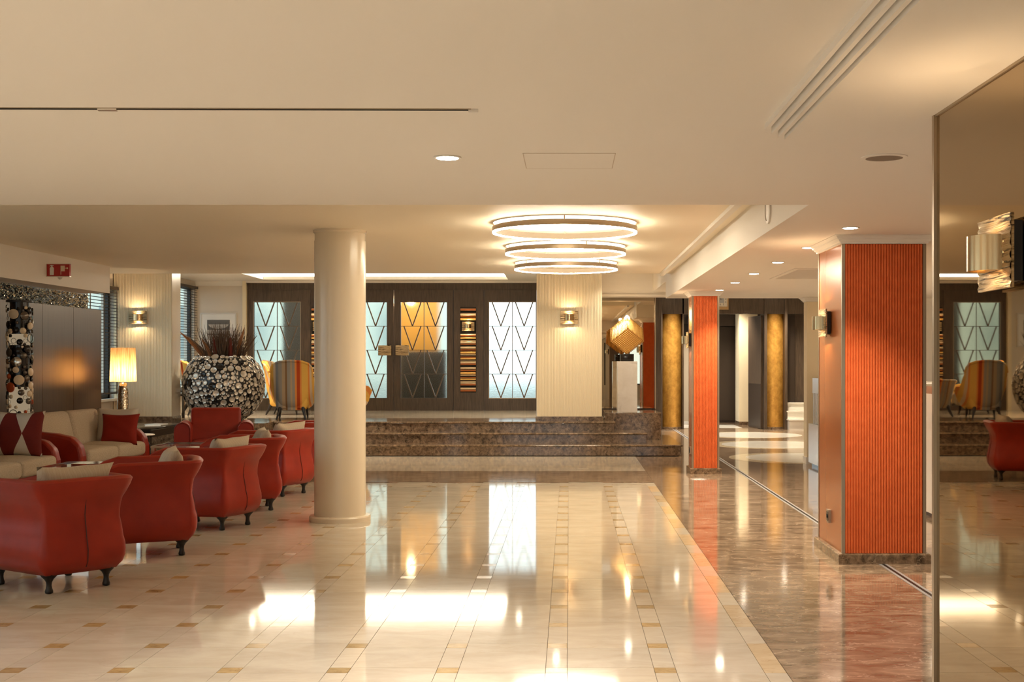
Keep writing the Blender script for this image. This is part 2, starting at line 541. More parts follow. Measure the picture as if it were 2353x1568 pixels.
def dup(root, loc, rz, label, group=None):
    r = root.copy(); COL.objects.link(r); r.location = loc; r.rotation_euler = (0, 0, rz)
    r['label'] = label
    if group: r['group'] = group
    for ch in list(root.children):
        c = ch.copy(); COL.objects.link(c); c.parent = r
        for g in list(ch.children):
            d = g.copy(); COL.objects.link(d); d.parent = c
    return r
def stuff(o): o['kind'] = 'stuff'; return o
def B(*a): return MB().box(*a)
def lamp_point(name, loc, power, col, r=0.03, parent=None):
    d = bpy.data.lights.new(name, 'POINT'); d.energy = power; d.color = col; d.shadow_soft_size = r
    o = bpy.data.objects.new(name, d); COL.objects.link(o); o.location = loc
    if parent is not None: o.parent = parent
    return o
def lamp_spot(name, loc, power, col, ang=110, blend=0.7, r=0.04, rot=(0, 0, 0), parent=None):
    d = bpy.data.lights.new(name, 'SPOT'); d.energy = power; d.color = col; d.spot_size = math.radians(ang); d.spot_blend = blend; d.shadow_soft_size = r
    o = bpy.data.objects.new(name, d); COL.objects.link(o); o.location = loc; o.rotation_euler = rot
    if parent is not None: o.parent = parent
    return o
WARM = (1.0, 0.86, 0.66)
NEUT = (1.0, 0.945, 0.88)
WARM2 = (1.0, 0.70, 0.40)
HC = 2.435      # near and corridor ceiling
HH = 2.735      # high lobby ceiling
HP = 3.10       # ceiling over the raised platform
PF = 0.52       # raised platform

# ------------------------------------------------------------------ floor
floor = struct('floor', B(-8.2, 7.0, -5.2, 33.0, -0.30, -0.006).mesh(), 'joint')
X0 = -0.0624; Y0 = 6.127; PT = 0.5283; IN = 0.1056; G = 0.0012
big = PT - IN
def slab(w, d): return B(-w / 2 + G, w / 2 - G, -d / 2 + G, d / 2 - G, -0.006, 0.0).mesh()
m_long = slab(big, big + 2 * IN); m_short = slab(big, big); m_strip = slab(IN, big); m_ins = slab(IN, IN); m_gold = slab(IN, big + 2 * IN)
pieces = {'long': [], 'short': [], 'strip': [], 'ins': [], 'gold': []}
for j in range(-14, 2):                    # columns of small inserts
    cx = X0 + j * PT
    for k in range(-21, 19):
        cy = Y0 + k * PT
        if cy > 15.60: continue
        pieces['ins'].append((cx, cy))
        if cy + PT / 2 < 15.6: pieces['strip'].append((cx, cy + PT / 2))
for j in range(-15, 2):                    # wide tiles between the insert columns
    cx = X0 + (j + 0.5) * PT
    if cx < -7.2: continue
    for k in range(-21, 19):
        cy = Y0 + (k + 0.5) * PT
        if cy > 15.45: continue
        pieces['long' if (k + j) % 2 else 'short'].append((cx, cy))
bx = X0 + 2 * PT
for k in range(-21, 18):
    cy = Y0 + (k + 0.5) * PT
    pieces['gold' if k % 2 == 0 else 'strip'].append((bx, cy))
spec = {'long': (m_long, 'floor_tile', 'cream_stone', (big, big + 2 * IN)), 'short': (m_short, 'floor_tile', 'cream_stone', (big, big)),
        'strip': (m_strip, 'strip_tile', 'cream_stone', (IN, big)), 'ins': (m_ins, 'insert_tile', 'gold_stone', (IN, IN)),
        'gold': (m_gold, 'border_tile', 'peach_stone', (IN, big + 2 * IN))}
hidden = {'cream_stone': MB(), 'gold_stone': MB(), 'peach_stone': MB()}
def in_view(x, y):
    return y > 5.6 and (1308 + x / y * 2900) > -60
cnt = {}
for key, pts in pieces.items():
    me, nm, mat, (w, d) = spec[key]
    pts.sort(key=lambda p: p[1])
    for x, y in pts:
        if in_view(x, y) and cnt.get(nm, 0) < 300:
            cnt[nm] = cnt.get(nm, 0) + 1
            obj(nm, me, mat, floor, (x, y, 0))
        else:
            hidden[mat].box(x - w / 2 + G, x + w / 2 - G, y - d / 2 + G, y + d / 2 - G, -0.006, 0)
for mat, mb in hidden.items():
    if mb.v: stuff(obj('tile_field', mb.mesh(), mat, floor))
# brown border and the right-hand brown floor, in large slabs
FX = 1.0465
for i in range(8):
    x0 = -7.45 + i * (FX + 7.45) / 8; x1 = x0 + (FX + 7.45) / 8
    obj('border_slab', B(x0, x1, 15.66, 16.42, -0.006, 0).mesh(), 'brown_stone', floor)
    obj('border_slab', B(x0, x1, 16.423, 17.26, -0.006, 0).mesh(), 'brown_stone', floor)
for r in range(4):
    y0 = 17.262 + r * 0.69
    for i in range(6):
        x0 = -7.45 + i * (FX + 7.45) / 6
        obj('cream_slab', B(x0 + .001, x0 + (FX + 7.45) / 6 - .001, y0, y0 + 0.688, -0.006, 0).mesh(), 'cream_stone', floor)
for x0, x1 in ((FX + 0.003, 2.285), (2.355, 6.6)):
    for y0, y1 in ((-5.0, 5.4), (5.402, 10.6), (10.602, 16.42), (16.423, 21.4), (21.402, 26.9), (26.902, 32.9)):
        obj('brown_slab', B(x0, x1, y0, y1, -0.006, 0).mesh(), 'brown_stone', floor)
# expansion joint: steel strip with dark rubber centre
obj('joint_strip', B(2.287, 2.353, -5, 32, -0.006, 0.001).mesh(), 'strip_steel', floor)
obj('joint_rubber', B(2.309, 2.331, -5, 32, -0.005, 0.0018).mesh(), 'black_metal', floor)
for yy in (19.62, 22.75, 25.75):
    obj('round_inlay', MB().cyl((3.62, yy, 0), 1.13, -0.005, 0.0009, 72).mesh(), 'inlay_edge', floor)
    obj('round_inlay', MB().cyl((3.74, yy, 0), 0.99, -0.005, 0.0014, 72).mesh(), 'inlay_stone', floor)
obj('square_inlay', B(2.45, 3.9, 28.4, 29.9, -0.005, 0.001).mesh(), 'inlay_stone', floor)

# ------------------------------------------------------------------ raised platform and steps
plat = struct('floor_raised', B(-7.5, 0.60, 20.575, 25.3, 0.0, PF - 0.034).mesh(), 'dark_stone')
obj('edge_slab', B(-7.5, 0.60, 20.575, 21.78, PF - 0.034, PF).mesh(), 'dark_stone', plat)
for i in range(7):
    x0 = -7.45 + i * 1.15
    for r in range(3):
        obj('cream_slab', B(x0 + .001, x0 + 1.149, 21.782 + r * 1.14, 21.78 + (r + 1) * 1.14, PF - 0.034, PF).mesh(), 'cream_stone', plat)
obj('front_slab', B(-7.45, -4.82, 20.0, 20.56, 0.0, PF).mesh(), 'dark_stone', plat)
steps = thing('marble_steps', 'three dark brown marble steps leading up to the glazed doors', 'steps', (0, 0, 0))
def tread(x1, y0, y1, z):
    obj('riser', B(-4.8, x1 - 0.02, y0 + 0.02, y1, z - 0.172, z - 0.032).mesh(), 'dark_stone', steps)
    obj('tread', MB().rect_loft(-4.79, x1 - 0.01, y0 + 0.01, y1, [(0.004, z - 0.032), (0.010, z - 0.028), (0.014, z - 0.022), (0.015, z - 0.015), (0.012, z - 0.006), (0.002, z)]).mesh(), 'dark_stone', steps)
tread(1.79, 19.93, 22.66, 0.182)
tread(1.25, 20.24, 21.27, 0.352)
tread(0.75, 20.53, 20.565, PF)
obj('end_block', B(0.60, 0.74, 20.575, 21.27, 0.35, PF).mesh(), 'dark_stone', steps)

# ------------------------------------------------------------------ ceiling
ceil = struct('ceiling', B(-7.6, 6.8, -5.2, 7.53, HC, HH + 0.4).mesh(), 'paint')
def cp(name, mat, *a): return obj(name, B(*a).mesh(), mat, ceil)
cp('ceiling_panel', 'paint', 1.43, 6.8, 7.53, 18.7, HC, HH + 0.5)
cp('ceiling_panel', 'satin_ceiling', -7.6, 1.43, 7.53, 17.73, HH, HH + 0.25)
cp('ceiling_panel', 'white_paint', -7.6, -6.04, 17.73, 25.4, HP, HP + 0.3)
cp('ceiling_panel', 'white_paint', -1.12, 1.47, 17.73, 25.4, HP, HP + 0.3)
cp('ceiling_panel', 'white_paint', -6.04, -1.12, 24.7, 25.4, HP, HP + 0.3)
cp('ceiling_panel', 'white_paint', -6.04, -1.12, 17.73, 18.6, HP, HP + 0.3)
cp('ceiling_panel', 'white_paint', -6.3, -0.9, 18.4, 25.0, HP + 0.34, HP + 0.45)
cp('ceiling_panel', 'white_paint', 1.3, 6.8, 18.7, 33.0, HP + 0.02, HP + 0.3)
cp('beam', 'white_paint', 0.5, 2.0, 21.75, 22.2, 2.625, HP + 0.1)
cp('beam', 'white_paint', 1.447, 2.1, 18.7, 21.75, 2.70, HP + 0.1)
cp('beam_trim', 'white_paint', 0.5, 2.0, 21.72, 21.75, 2.625, 2.655)
cp('cornice', 'white_paint', 1.27, 1.325, 7.53, 17.73, HH - 0.035, HH)
cp('beam', 'paint', -6.35, -5.96, 4.0, 16.37, 2.384, HH)
# stepped soffit towards the mirror pier; grooves added to draw dark shade lines
soff = [(0.770, HC + .004), (0.770, HC - .022), (0.786, HC - .022), (0.786, HC - .004), (0.797, HC - .004), (0.797, HC - .038), (0.812, HC - .038), (0.812, HC - .018), (0.823, HC - .018), (0.823, HC - .052),
        (0.838, HC - .052), (0.838, HC - .032), (0.849, HC - .032), (0.849, HC - .06), (1.31, HC - .06), (1.31, HC + .004)]
obj('soffit', MB().prism_y(soff, -5.0, 4.975).mesh(), 'paint', ceil)
# cove strip lights on the inside of the recess
cv = thing('cove_light', 'bright recessed cove light in the ceiling before the glazed doors', 'light', (0, 0, 0))
obj('light_strip', B(-6.04, -1.12, 24.66, 24.70, HP + 0.062, HP + 0.30).mesh(), 'cove_light', cv)
obj('lip', B(-6.04, -1.12, 24.64, 24.70, HP - 0.0, HP + 0.06).mesh(), 'white_paint', cv)
obj('lip', B(-6.04, -5.97, 18.62, 24.64, HP - 0.0, HP + 0.06).mesh(), 'white_paint', cv)
obj('lip', B(-1.19, -1.12, 18.62, 24.64, HP - 0.0, HP + 0.06).mesh(), 'white_paint', cv)
# access hatch outline
hatch = thing('access_hatch', 'flush square access hatch in the cream ceiling', 'hatch', (0, 5.88, HC))
obj('panel', B(-0.205, 0.205, -0.215, 0.215, -0.002, 0.004).mesh(), 'paint', hatch)
for a in ((-0.209, -0.205, -0.219, 0.219), (0.205, 0.209, -0.219, 0.219), (-0.209, 0.209, -0.219, -0.215), (-0.209, 0.209, 0.215, 0.219)):
    obj('edge', B(*a, -0.0022, 0.002).mesh(), 'hatch_line', hatch)
trk = thing('ceiling_track', 'thin dark slot track running along the ceiling', 'track', (-0.343, 4.675, HC), math.radians(0.85))
obj('rail', B(-5.2, -0.02, -0.004, 0.004, -0.006, 0.004).mesh(), 'black_metal', trk)
obj('flange', B(-5.2, -0.02, -0.010, -0.004, -0.003, 0.004).mesh(), 'bronze_trim', trk)
obj('end_cap', B(-0.03, 0.005, -0.008, 0.008, -0.012, 0.004).mesh(), 'plastic_white', trk)
for xx, w in ((-1.36, 0.07), (-1.78, 0.03)):
    obj('lamp_head', B(xx - w / 2, xx + w / 2, -0.008, 0.008, -0.010, 0.0).mesh(), 'chrome', trk)

# ------------------------------------------------------------------ walls
def wall(name, mat, *a, parent=None): return struct(name, B(*a).mesh(), mat, parent)
# left window wall: piers, sill wall and header leave the openings
WL = -7.45
wl = struct('wall_left', B(WL - 0.2, WL, -5.2, 25.4, 0, 0.90).mesh(), 'wall_cream')
wins_l = [(-3.5, 0.5), (2.0, 6.0), (7.5, 11.5), (13.0, 20.62), (21.35, 25.05)]  # openings nearer the camera are out of view, added for daylight
obj('header', B(WL - 0.2, WL, -5.2, 20.9, 2.66, 3.3).mesh(), 'wall_cream', wl)
obj('header', B(WL - 0.2, WL, 20.9, 25.4, 2.98, 3.4).mesh(), 'wall_cream', wl)
ed = [-5.2] + [v for w in wins_l for v in w] + [25.4]
for i in range(0, len(ed), 2):
    obj('pier', B(WL - 0.2, WL, ed[i], ed[i + 1], 0.90, 3.0).mesh(), 'wall_cream', wl)
for n, (y0, y1) in enumerate(wins_l):
    zt = 2.98 if y0 > 21 else 2.66
    w = struct('window_%d' % (n + 1), MB().box(WL - 0.12, WL - 0.06, y0, y0 + .06, .9, zt).box(WL - 0.12, WL - 0.06, y1 - .06, y1, .9, zt)
               .box(WL - 0.12, WL - 0.06, y0, y1, .9, .96).box(WL - 0.12, WL - 0.06, y0, y1, zt - .06, zt).mesh(), 'black_metal')
    nmul = max(2, int((y1 - y0) / 1.2))
    for k in range(1, nmul):
        yy = y0 + (y1 - y0) * k / nmul
        obj('mullion', B(WL - 0.12, WL - 0.06, yy - .03, yy + .03, .9, zt).mesh(), 'black_metal', w)
    for k in range(nmul):
        ya = y0 + (y1 - y0) * k / nmul; yb = y0 + (y1 - y0) * (k + 1) / nmul
        obj('pane', B(WL - 0.095, WL - 0.09, ya + .03, yb - .03, .95, zt - .05).mesh(), 'clear_glass', w)
    obj('sill', B(WL - 0.05, WL + 0.10, y0 - .05, y1 + .05, .86, .90).mesh(), 'white_paint', w)
# far wall, cream part left of the doors, with crown moulding
WF = 25.2
wf = struct('wall_far', B(-7.65, -6.47, WF, WF + 0.2, 0, 3.3).mesh(), 'wall_cream')
obj('pilaster', B(-6.50, -6.43, WF - 0.10, WF + 0.2, PF, 3.3).mesh(), 'wallpaper', wf)
obj('crown', MB().prism_x([(WF, HP - .09), (WF - .02, HP - .09), (WF - .09, HP - .01), (WF - .09, HP), (WF, HP)], -7.45, -6.43).mesh(), 'white_paint', wf)
obj('crown', B(-6.43, -0.5, WF - 0.10, WF, HP - 0.035, HP).mesh(), 'white_paint', wf)
obj('right_return', B(-0.652, 0.6, WF - 0.02, WF + 0.2, 0, 3.3).mesh(), 'wall_cream', wf)
# back wall behind the camera with large windows
wb = struct('wall_back', B(-7.65, 6.8, -5.2, -5.0, 0, 0.55).mesh(), 'wall_cream')
obj('header', B(-7.65, 6.8, -5.2, -5.0, 2.25, 2.5).mesh(), 'wall_cream', wb)
wins_b = [(-6.2, -3.2), (-2.4, 0.6), (1.4, 4.4)]
ed = [-7.65] + [v for w in wins_b for v in w] + [6.8]
for i in range(0, len(ed), 2):
    obj('pier', B(ed[i], ed[i + 1], -5.2, -5.0, 0.55, 2.25).mesh(), 'wall_cream', wb)
for n, (x0, x1) in enumerate(wins_b):
    w = struct('window_%d' % (n + 6), MB().box(x0, x0 + .06, -5.14, -5.08, .55, 2.25).box(x1 - .06, x1, -5.14, -5.08, .55, 2.25)
               .box(x0, x1, -5.14, -5.08, .55, .61).box(x0, x1, -5.14, -5.08, 2.19, 2.25).mesh(), 'black_metal')
    for k in (1, 2):
        xx = x0 + (x1 - x0) * k / 3
        obj('mullion', B(xx - .03, xx + .03, -5.14, -5.08, .55, 2.25).mesh(), 'black_metal', w)
    for k in range(3):
        xa = x0 + (x1 - x0) * k / 3; xb = x0 + (x1 - x0) * (k + 1) / 3
        obj('pane', B(xa + .03, xb - .03, -5.112, -5.107, .60, 2.2).mesh(), 'clear_glass', w)
wr = struct('wall_right', B(6.6, 6.8, -5.2, 33.0, 0, 3.4).mesh(), 'wall_cream')
# wall behind the niche mirror closes the raised platform on its right
wn = struct('wall_niche', B(0.45, 1.66, 22.78, 22.95, 0, 3.4).mesh(), 'dark_wood')
obj('return_wall', B(0.46, 0.60, 22.95, 25.4, 0, 3.4).mesh(), 'dark_wood', wn)
nm_ = thing('niche_mirror', 'tall bronze mirror panel behind the marble pedestal', 'mirror', (0, 0, 0))
obj('glass', B(0.50, 1.545, 22.755, 22.775, 0.655, 2.75).mesh(), 'niche_mirror', nm_)
obj('frame', B(1.545, 1.655, 22.68, 22.78, 0.0, 2.75).mesh(), 'dark_wood', nm_)
obj('frame_edge', B(1.540, 1.556, 22.665, 22.70, 0.65, 2.75).mesh(), 'bronze_trim', nm_)

# ------------------------------------------------------------------ lift lobby at the end of the corridor
we = struct('wall_lift', B(1.66, 6.8, 31.0, 31.2, 0, 3.4).mesh(), 'dark_wood')
obj('header', B(1.9, 6.8, 27.85, 28.1, 2.55, 3.4).mesh(), 'dark_wood', we)
obj('jamb', B(1.90, 2.05, 27.75, 28.4, 0, 3.2).mesh(), 'dark_wood', we)
obj('jamb', B(2.50, 2.53, 27.85, 28.4, 0, 3.2).mesh(), 'dark_wood', we)
obj('jamb', B(4.30, 4.36, 27.8, 28.4, 0, 3.2).mesh(), 'dark_wood', we)
obj('jamb', B(4.74, 4.80, 27.75, 28.4, 0, 3.2).mesh(), 'dark_wood', we)
obj('dark_panel', B(4.80, 5.30, 28.3, 28.5, 0.5, 3.2).mesh(), 'dark_wood', we)
obj('dark_panel', B(4.83, 5.05, 28.24, 28.3, 0.55, 3.2).mesh(), 'lift_door', we)
obj('side_wall', B(1.7, 2.9, 30.3, 30.4, 0, 2.1).mesh(), 'beige_wall', we)
obj('baseboard', B(1.7, 2.9, 30.27, 30.3, 0, 0.06).mesh(), 'white_paint', we)
obj('soffit_box', B(1.7, 2.9, 30.0, 30.4, 2.1, 2.40).mesh(), 'black_lacquer', we)
obj('lift_header', B(2.9, 4.2, 30.55, 31.0, 2.36, 2.62).mesh(), 'lift_door', we)
for x0 in (2.95, 3.53):
    d = struct('door_%d' % (3 if x0 < 3 else 4), B(x0, x0 + 0.575, 30.9, 30.98, 0, 2.34).mesh(), 'lift_door')
    obj('panel', B(x0 + .04, x0 + .535, 30.885, 30.9, .05, 1.95).mesh(), 'lift_door', d)
dl = struct('door_5', MB().xf(Matrix()).box(-0.03, 0.03, 0, 1.05, 0.01, 2.52).xf(Matrix.Translation((4.27, 27.95, 0)) @ Matrix.Rotation(math.radians(7), 4, 'Z')).mesh(), 'dark_wood')
obj('kick_plate', MB().box(-0.034, -0.03, 0.02, 1.03, 0.02, 1.0).xf(Matrix.Translation((4.27, 27.95, 0)) @ Matrix.Rotation(math.radians(7), 4, 'Z')).mesh(), 'lift_door', dl)
pc = thing('wallpapered_pier', 'narrow cream pier with dark skirting beside the lift door', 'pier', (4.14, 30.1, 0))
obj('shaft', B(-0.13, 0.30, -0.35, 0.35, 0.08, 3.1).mesh(), 'wallpaper', pc)
obj('skirting', B(-0.14, 0.31, -0.36, 0.36, 0, 0.08).mesh(), 'dark_stone', pc)
for i, (gx, lab) in enumerate(((2.277, 'round gold leaf column next to the marble pedestal and mirror'), (4.55, 'round gold leaf column next to the cream stairs'))):
    g = thing('gold_column', lab, 'column', (gx, 28.12, 0), 0, 'gold columns framing the lift lobby')
    obj('shaft', MB().lathe([(0.225, 0.05), (0.225, 3.12)], 40).mesh(smooth=40), 'gold_leaf', g)
    obj('base', MB().lathe([(0.245, 0), (0.245, 0.045), (0.235, 0.05)], 40).mesh(smooth=40), 'dark_stone', g)
st = thing('cream_stairs', 'pale stone stairs rising beside the gold column', 'stairs', (0, 0, 0))
for i in range(3):
    z = 0.235 + i * 0.178
    obj('step', B(4.80, 6.5, 27.5 + i * 0.25, 28.22, z - 0.178 if i else 0, z - 0.025).mesh(), 'inlay_stone', st)
    obj('tread', B(4.78, 6.5, 27.47 + i * 0.25, 28.22, z - 0.025, z).mesh(), 'inlay_stone', st)
# square wall clock above the lift passage
ck = thing('wall_clock', 'square gold framed wall clock above the lift passage', 'clock', (3.33, 27.83, 2.875))
obj('frame', MB().box(-.18, .18, -.03, .02, -.235, -.165).box(-.18, .18, -.03, .02, .165, .235).box(-.18, -.155, -.03, .02, -.165, .165).box(.155, .18, -.03, .02, -.165, .165).mesh(), 'brushed_brass', ck)
obj('face', B(-.155, .155, -.015, .0, -.165, .165).mesh(), 'clock_face', ck)
obj('inner_square', B(-.085, .085, -.02, -.015, -.085, .085).mesh(), 'clock_grey', ck)
for h in range(1, 13):
    a = PI / 2 - h * PI / 6
    ux, uz = math.cos(a), math.sin(a); k = 0.118 / max(abs(ux), abs(uz))
    txt = str(h)
    for q, chv in enumerate(txt):
        cu = bpy.data.curves.new('num', 'FONT'); cu.body = chv; cu.size = 0.055; cu.align_x = 'CENTER'; cu.align_y = 'CENTER'; cu.extrude = 0.001
        t = bpy.data.objects.new('numeral', cu); COL.objects.link(t)
        me = bpy.data.meshes.new_from_object(t); bpy.data.objects.remove(t)
        obj('numeral', me, 'ink', ck, (ux * k + (q - (len(txt) - 1) / 2) * 0.030, -0.018, uz * k), (PI / 2, 0, 0))
obj('hand', B(-.004, .004, -.023, -.02, -.01, .06).mesh(), 'ink', ck)
obj('hand', B(-.01, .045, -.023, -.02, -.004, .004).mesh(), 'ink', ck)

# ------------------------------------------------------------------ reception desk and pillar
dk = thing('reception_desk', 'long white reception desk with a ribbed band along the corridor', 'desk', (0, 0, 0))
obj('lower_panel', B(3.45, 4.3, 13.2, 18.2, 0.05, 0.61).mesh(), 'desk_white', dk)
obj('plinth', B(3.49, 4.3, 12.0, 18.15, 0, 0.05).mesh(), 'black_lacquer', dk)
obj('band', B(3.52, 4.3, 13.2, 18.13, 0.61, 1.045).mesh(), 'black_lacquer', dk)
for i in range(56):
    obj('rib', B(3.495, 3.522, 13.25 + i * 0.0872, 13.25 + i * 0.0872 + (0.045 if i % 3 else 0.02), 0.615, 1.04).mesh(), 'desk_white', dk)
obj('top', B(3.50, 4.35, 13.2, 18.16, 1.045, 1.263).mesh(), 'desk_white', dk)
obj('end_block', B(3.45, 4.3, 12.0, 13.2, 0.05, 1.19).mesh(), 'desk_white', dk)
obj('end_cap', B(3.46, 4.3, 12.0, 13.2, 1.19, 1.26).mesh(), 'brushed_brass', dk)
CAP = [(0.0, -0.062), (0.012, -0.062), (0.014, -0.050), (0.022, -0.046), (0.034, -0.030), (0.040, -0.028), (0.042, -0.020), (0.058, -0.006), (0.066, -0.004), (0.066, 0.0)]
def rib_panel(w, h, n, r, z0, axis='x'):
    """ribbed sheet of width w standing at y=0 facing -y"""
    mb = MB(); pts = []
    seg = 5
    for i in range(n):
        for k in range(seg):
            a = PI * k / seg
            cx = -w / 2 + w * (i + 0.5) / n
            pts.append((cx - math.cos(a) * w / n / 2, -r * math.sin(a)))
    pts.append((w / 2, 0.0))
    vs = [(x, y, z0) for x, y in pts] + [(x, y, z0 + h) for x, y in pts]
    N = len(pts)
    mb.add(vs, [(i, i + 1, N + i + 1, N + i) for i in range(N - 1)])
    mb.box(-w / 2, w / 2, 0.0, 0.012, z0, z0 + h)
    return mb.mesh(smooth=50)
def pillar(label, x0, x1, y0, y1, nribs, ribr, group=None):
    cx, cy = (x0 + x1) / 2, (y0 + y1) / 2
    p = thing('orange_pillar', label, 'pillar', (cx, cy, 0), 0, group)
    w, d = x1 - x0, y1 - y0
    zt = HC - 0.062
    obj('core', B(-w / 2 + .012, w / 2 - .012, -d / 2 + .02, d / 2 - .02, 0.07, zt).mesh(), 'lacquer_orange', p)
    obj('side_panel', B(-w / 2 + .004, -w / 2 + .012, -d / 2 + .03, d / 2 - .03, 0.075, zt).mesh(), 'lacquer_orange', p)
    obj('side_panel', B(w / 2 - .012, w / 2 - .004, -d / 2 + .03, d / 2 - .03, 0.075, zt).mesh(), 'lacquer_orange', p)
    f = rib_panel(w - 0.05, zt - 0.08, nribs, ribr, 0.078)
    obj('ribbed_panel', f, 'orange_rib', p, (0, -d / 2 + .012, 0))
    obj('ribbed_panel', f, 'orange_rib', p, (0, d / 2 - .012, 0), (0, 0, PI))
    for sx in (-1, 1):
        for sy in (-1, 1):
            obj('corner_trim', B(sx * w / 2 - .012, sx * w / 2 + .012, sy * d / 2 - .012, sy * d / 2 + .012, 0.075, zt).xf(Matrix.Translation((-sx * .012, -sy * .012, 0))).mesh(), 'bronze_trim', p)
    obj('skirting', MB().rect_loft(-w / 2, w / 2, -d / 2, d / 2, [(0.028, 0), (0.028, 0.066), (0.022, 0.074), (0.0, 0.076)]).mesh(), 'brown_stone' if False else 'dark_stone', p)
    obj('capital', MB().rect_loft(-w / 2, w / 2, -d / 2, d / 2, [(o, HC + z) for o, z in CAP]).mesh(), 'white_paint', p)
    return p
pillar('large orange ribbed pillar with white capital beside the mirror edge', 2.022, 2.648, 9.36, 10.25, 28, 0.014)
pillar('slim orange ribbed pillar with white capital further down the corridor', 1.634, 2.000, 16.82, 17.28, 16, 0.014)
p3 = thing('cream_pillar', 'cream pillar with white capital at the end of the reception desk', 'pillar', (3.80, 18.55, 0))
obj('shaft', B(-0.33, 0.33, -0.12, 0.12, 0.1, HC - .06).mesh(), 'wallpaper', p3)
obj('skirting', B(-0.34, 0.34, -0.13, 0.13, 0.0, 0.1).mesh(), 'white_paint', p3)
obj('capital', MB().rect_loft(-0.33, 0.33, -0.12, 0.12, [(o, HC + z) for o, z in CAP]).mesh(), 'white_paint', p3)
for i, (yy, xx, z, lab) in enumerate(((9.80, 2.014, 0.30, 'black wall socket low on the large orange pillar'), (17.05, 1.634, 0.30, 'black wall socket low on the slim orange pillar'))):
    s = thing('wall_socket', lab, 'socket', (xx, yy, z), 0, 'pillar sockets')
    pl_ = obj('plate', B(-0.010, 0.012, -.042, .042, -.05, .05).mesh(), 'bronze_trim', s)
    obj('insert', B(-0.013, -0.009, -.03, .03, -.035, .035).mesh(), 'black_lacquer', pl_)
    obj('opening', MB().lathe([(0.016, 0), (0.016, 0.004)], 16).xf(Matrix.Rotation(-PI / 2, 4, 'Y')).mesh(), 'dark_gap', pl_, (-0.012, 0, 0))

# ------------------------------------------------------------------ round column and ribbed cream columns
rc = thing('round_column', 'glossy cream round column with ring base standing in the lobby', 'column', (-2.164, 11.92, 0))
obj('shaft', MB().lathe([(0.24, 0.05), (0.24, HH - 0.10)], 64).mesh(smooth=40), 'column_paint', rc)
obj('collar', MB().lathe([(0.236, HH - 0.10), (0.236, HH - .03), (0.25, HH - .02), (0.25, HH)], 64).mesh(smooth=30), 'column_paint', rc)
obj('ring_base', MB().lathe([(0.287, 0), (0.287, 0.04), (0.28, 0.052), (0.235, 0.054)], 64).mesh(smooth=30), 'column_paint', rc)
def cream_column(label, x0, x1, y0, y1):
    cx, cy = (x0 + x1) / 2, (y0 + y1) / 2; w = x1 - x0; d = y1 - y0
    c = thing('ribbed_column', label, 'column', (cx, cy, PF), 0, 'ribbed cream columns on the platform edge')
    h = HP - PF
    obj('core', B(-w / 2, w / 2, -d / 2 + .006, d / 2, 0.08, h).mesh(), 'column_paint', c)
    obj('ribbed_face', rib_panel(w, h - 0.08, int(w / 0.024), 0.005, 0.08), 'wallpaper', c, (0, -d / 2 + 0.004, 0))
    obj('skirting', B(-w / 2 - .015, w / 2 + .015, -d / 2 - .015, d / 2, 0, 0.08).mesh(), 'dark_stone', c)
    return c
cream_column('wide cream ribbed column between the glazed doors and the pedestal', -0.533, 0.533, 20.60, 21.74)
cream_column('cream ribbed column beside the window blind behind the lounge', -7.44, -6.49, 20.60, 21.07)

# ------------------------------------------------------------------ sconces
def sconce(label, loc, rz, power=P_SCONCE, s=1.0):
    """plate faces local -y"""
    t = thing('wall_sconce', label, 'wall lamp', loc, rz, 'hammered brass sconces')
    mb = MB(); n = 16; w, h = 0.29 * s, 0.215 * s
    rr = random.Random(3)
    obj('back_box', B(-w / 2 + .02, w / 2 - .02, -0.034, 0.0, -h / 2 + .02, h / 2 - .02).mesh(), 'black_metal', t)
    # wavy ribbed plate
    vs = []; fs = []; nx, nz = 12, 22
    for j in range(nz + 1):
        for i in range(nx + 1):
            x = -w / 2 + w * i / nx; z = -h / 2 + h * j / nz
            y = -0.041 - 0.003 * math.sin(j * 2.1 + 1.1 * math.sin(i * 0.55 + j * 0.3)) - 0.002 * rr.random()
            vs.append((x, y, z))
    for j in range(nz):
        for i in range(nx):
            a = j * (nx + 1) + i
            fs.append((a, a + 1, a + nx + 2, a + nx + 1))
    mb.add(vs, fs).box(-w / 2, w / 2, -0.039, -0.031, -h / 2, h / 2)
    obj('plate', mb.mesh(smooth=60), 'hammered_brass', t)
    r = 0.078 * s; hz = 0.052 * s
    prof = [(r, -hz), (r, hz), (r - .004, hz), (r - .004, -hz), (r, -hz)]
    obj('shield', MB().lathe(prof, 20, (0, -0.041, 0), False, PI, 2 * PI).mesh(smooth=50), 'brushed_brass', t)
    obj('bulb', MB().lathe([(0.012, -0.03), (0.012, 0.03)], 10, (0, -0.085, 0)).mesh(), 'bulb', t)
    for sz in (-1, 1):
        lamp_spot('lamp_glow', (0, -0.098, sz * 0.03 * s), power, WARM2, 150, 0.9, 0.012, (0 if sz < 0 else PI, 0, 0), t)
    return t
sconce('brass sconce mounted on the bronze mirror in the foreground', (1.303, 3.75, 1.82), -PI / 2 - 0.0065, 4.5)
sconce('brass sconce on the side of the large orange pillar', (2.020, 9.88, 1.80), -PI / 2)
sconce('brass sconce on the side of the slim orange pillar', (1.634, 17.06, 1.79), -PI / 2)
sconce('brass sconce on the wide cream ribbed column', (0.0, 20.60, 2.217), 0)
sconce('brass sconce on the cream column near the window blinds', (-7.03, 20.60, 2.217), 0)

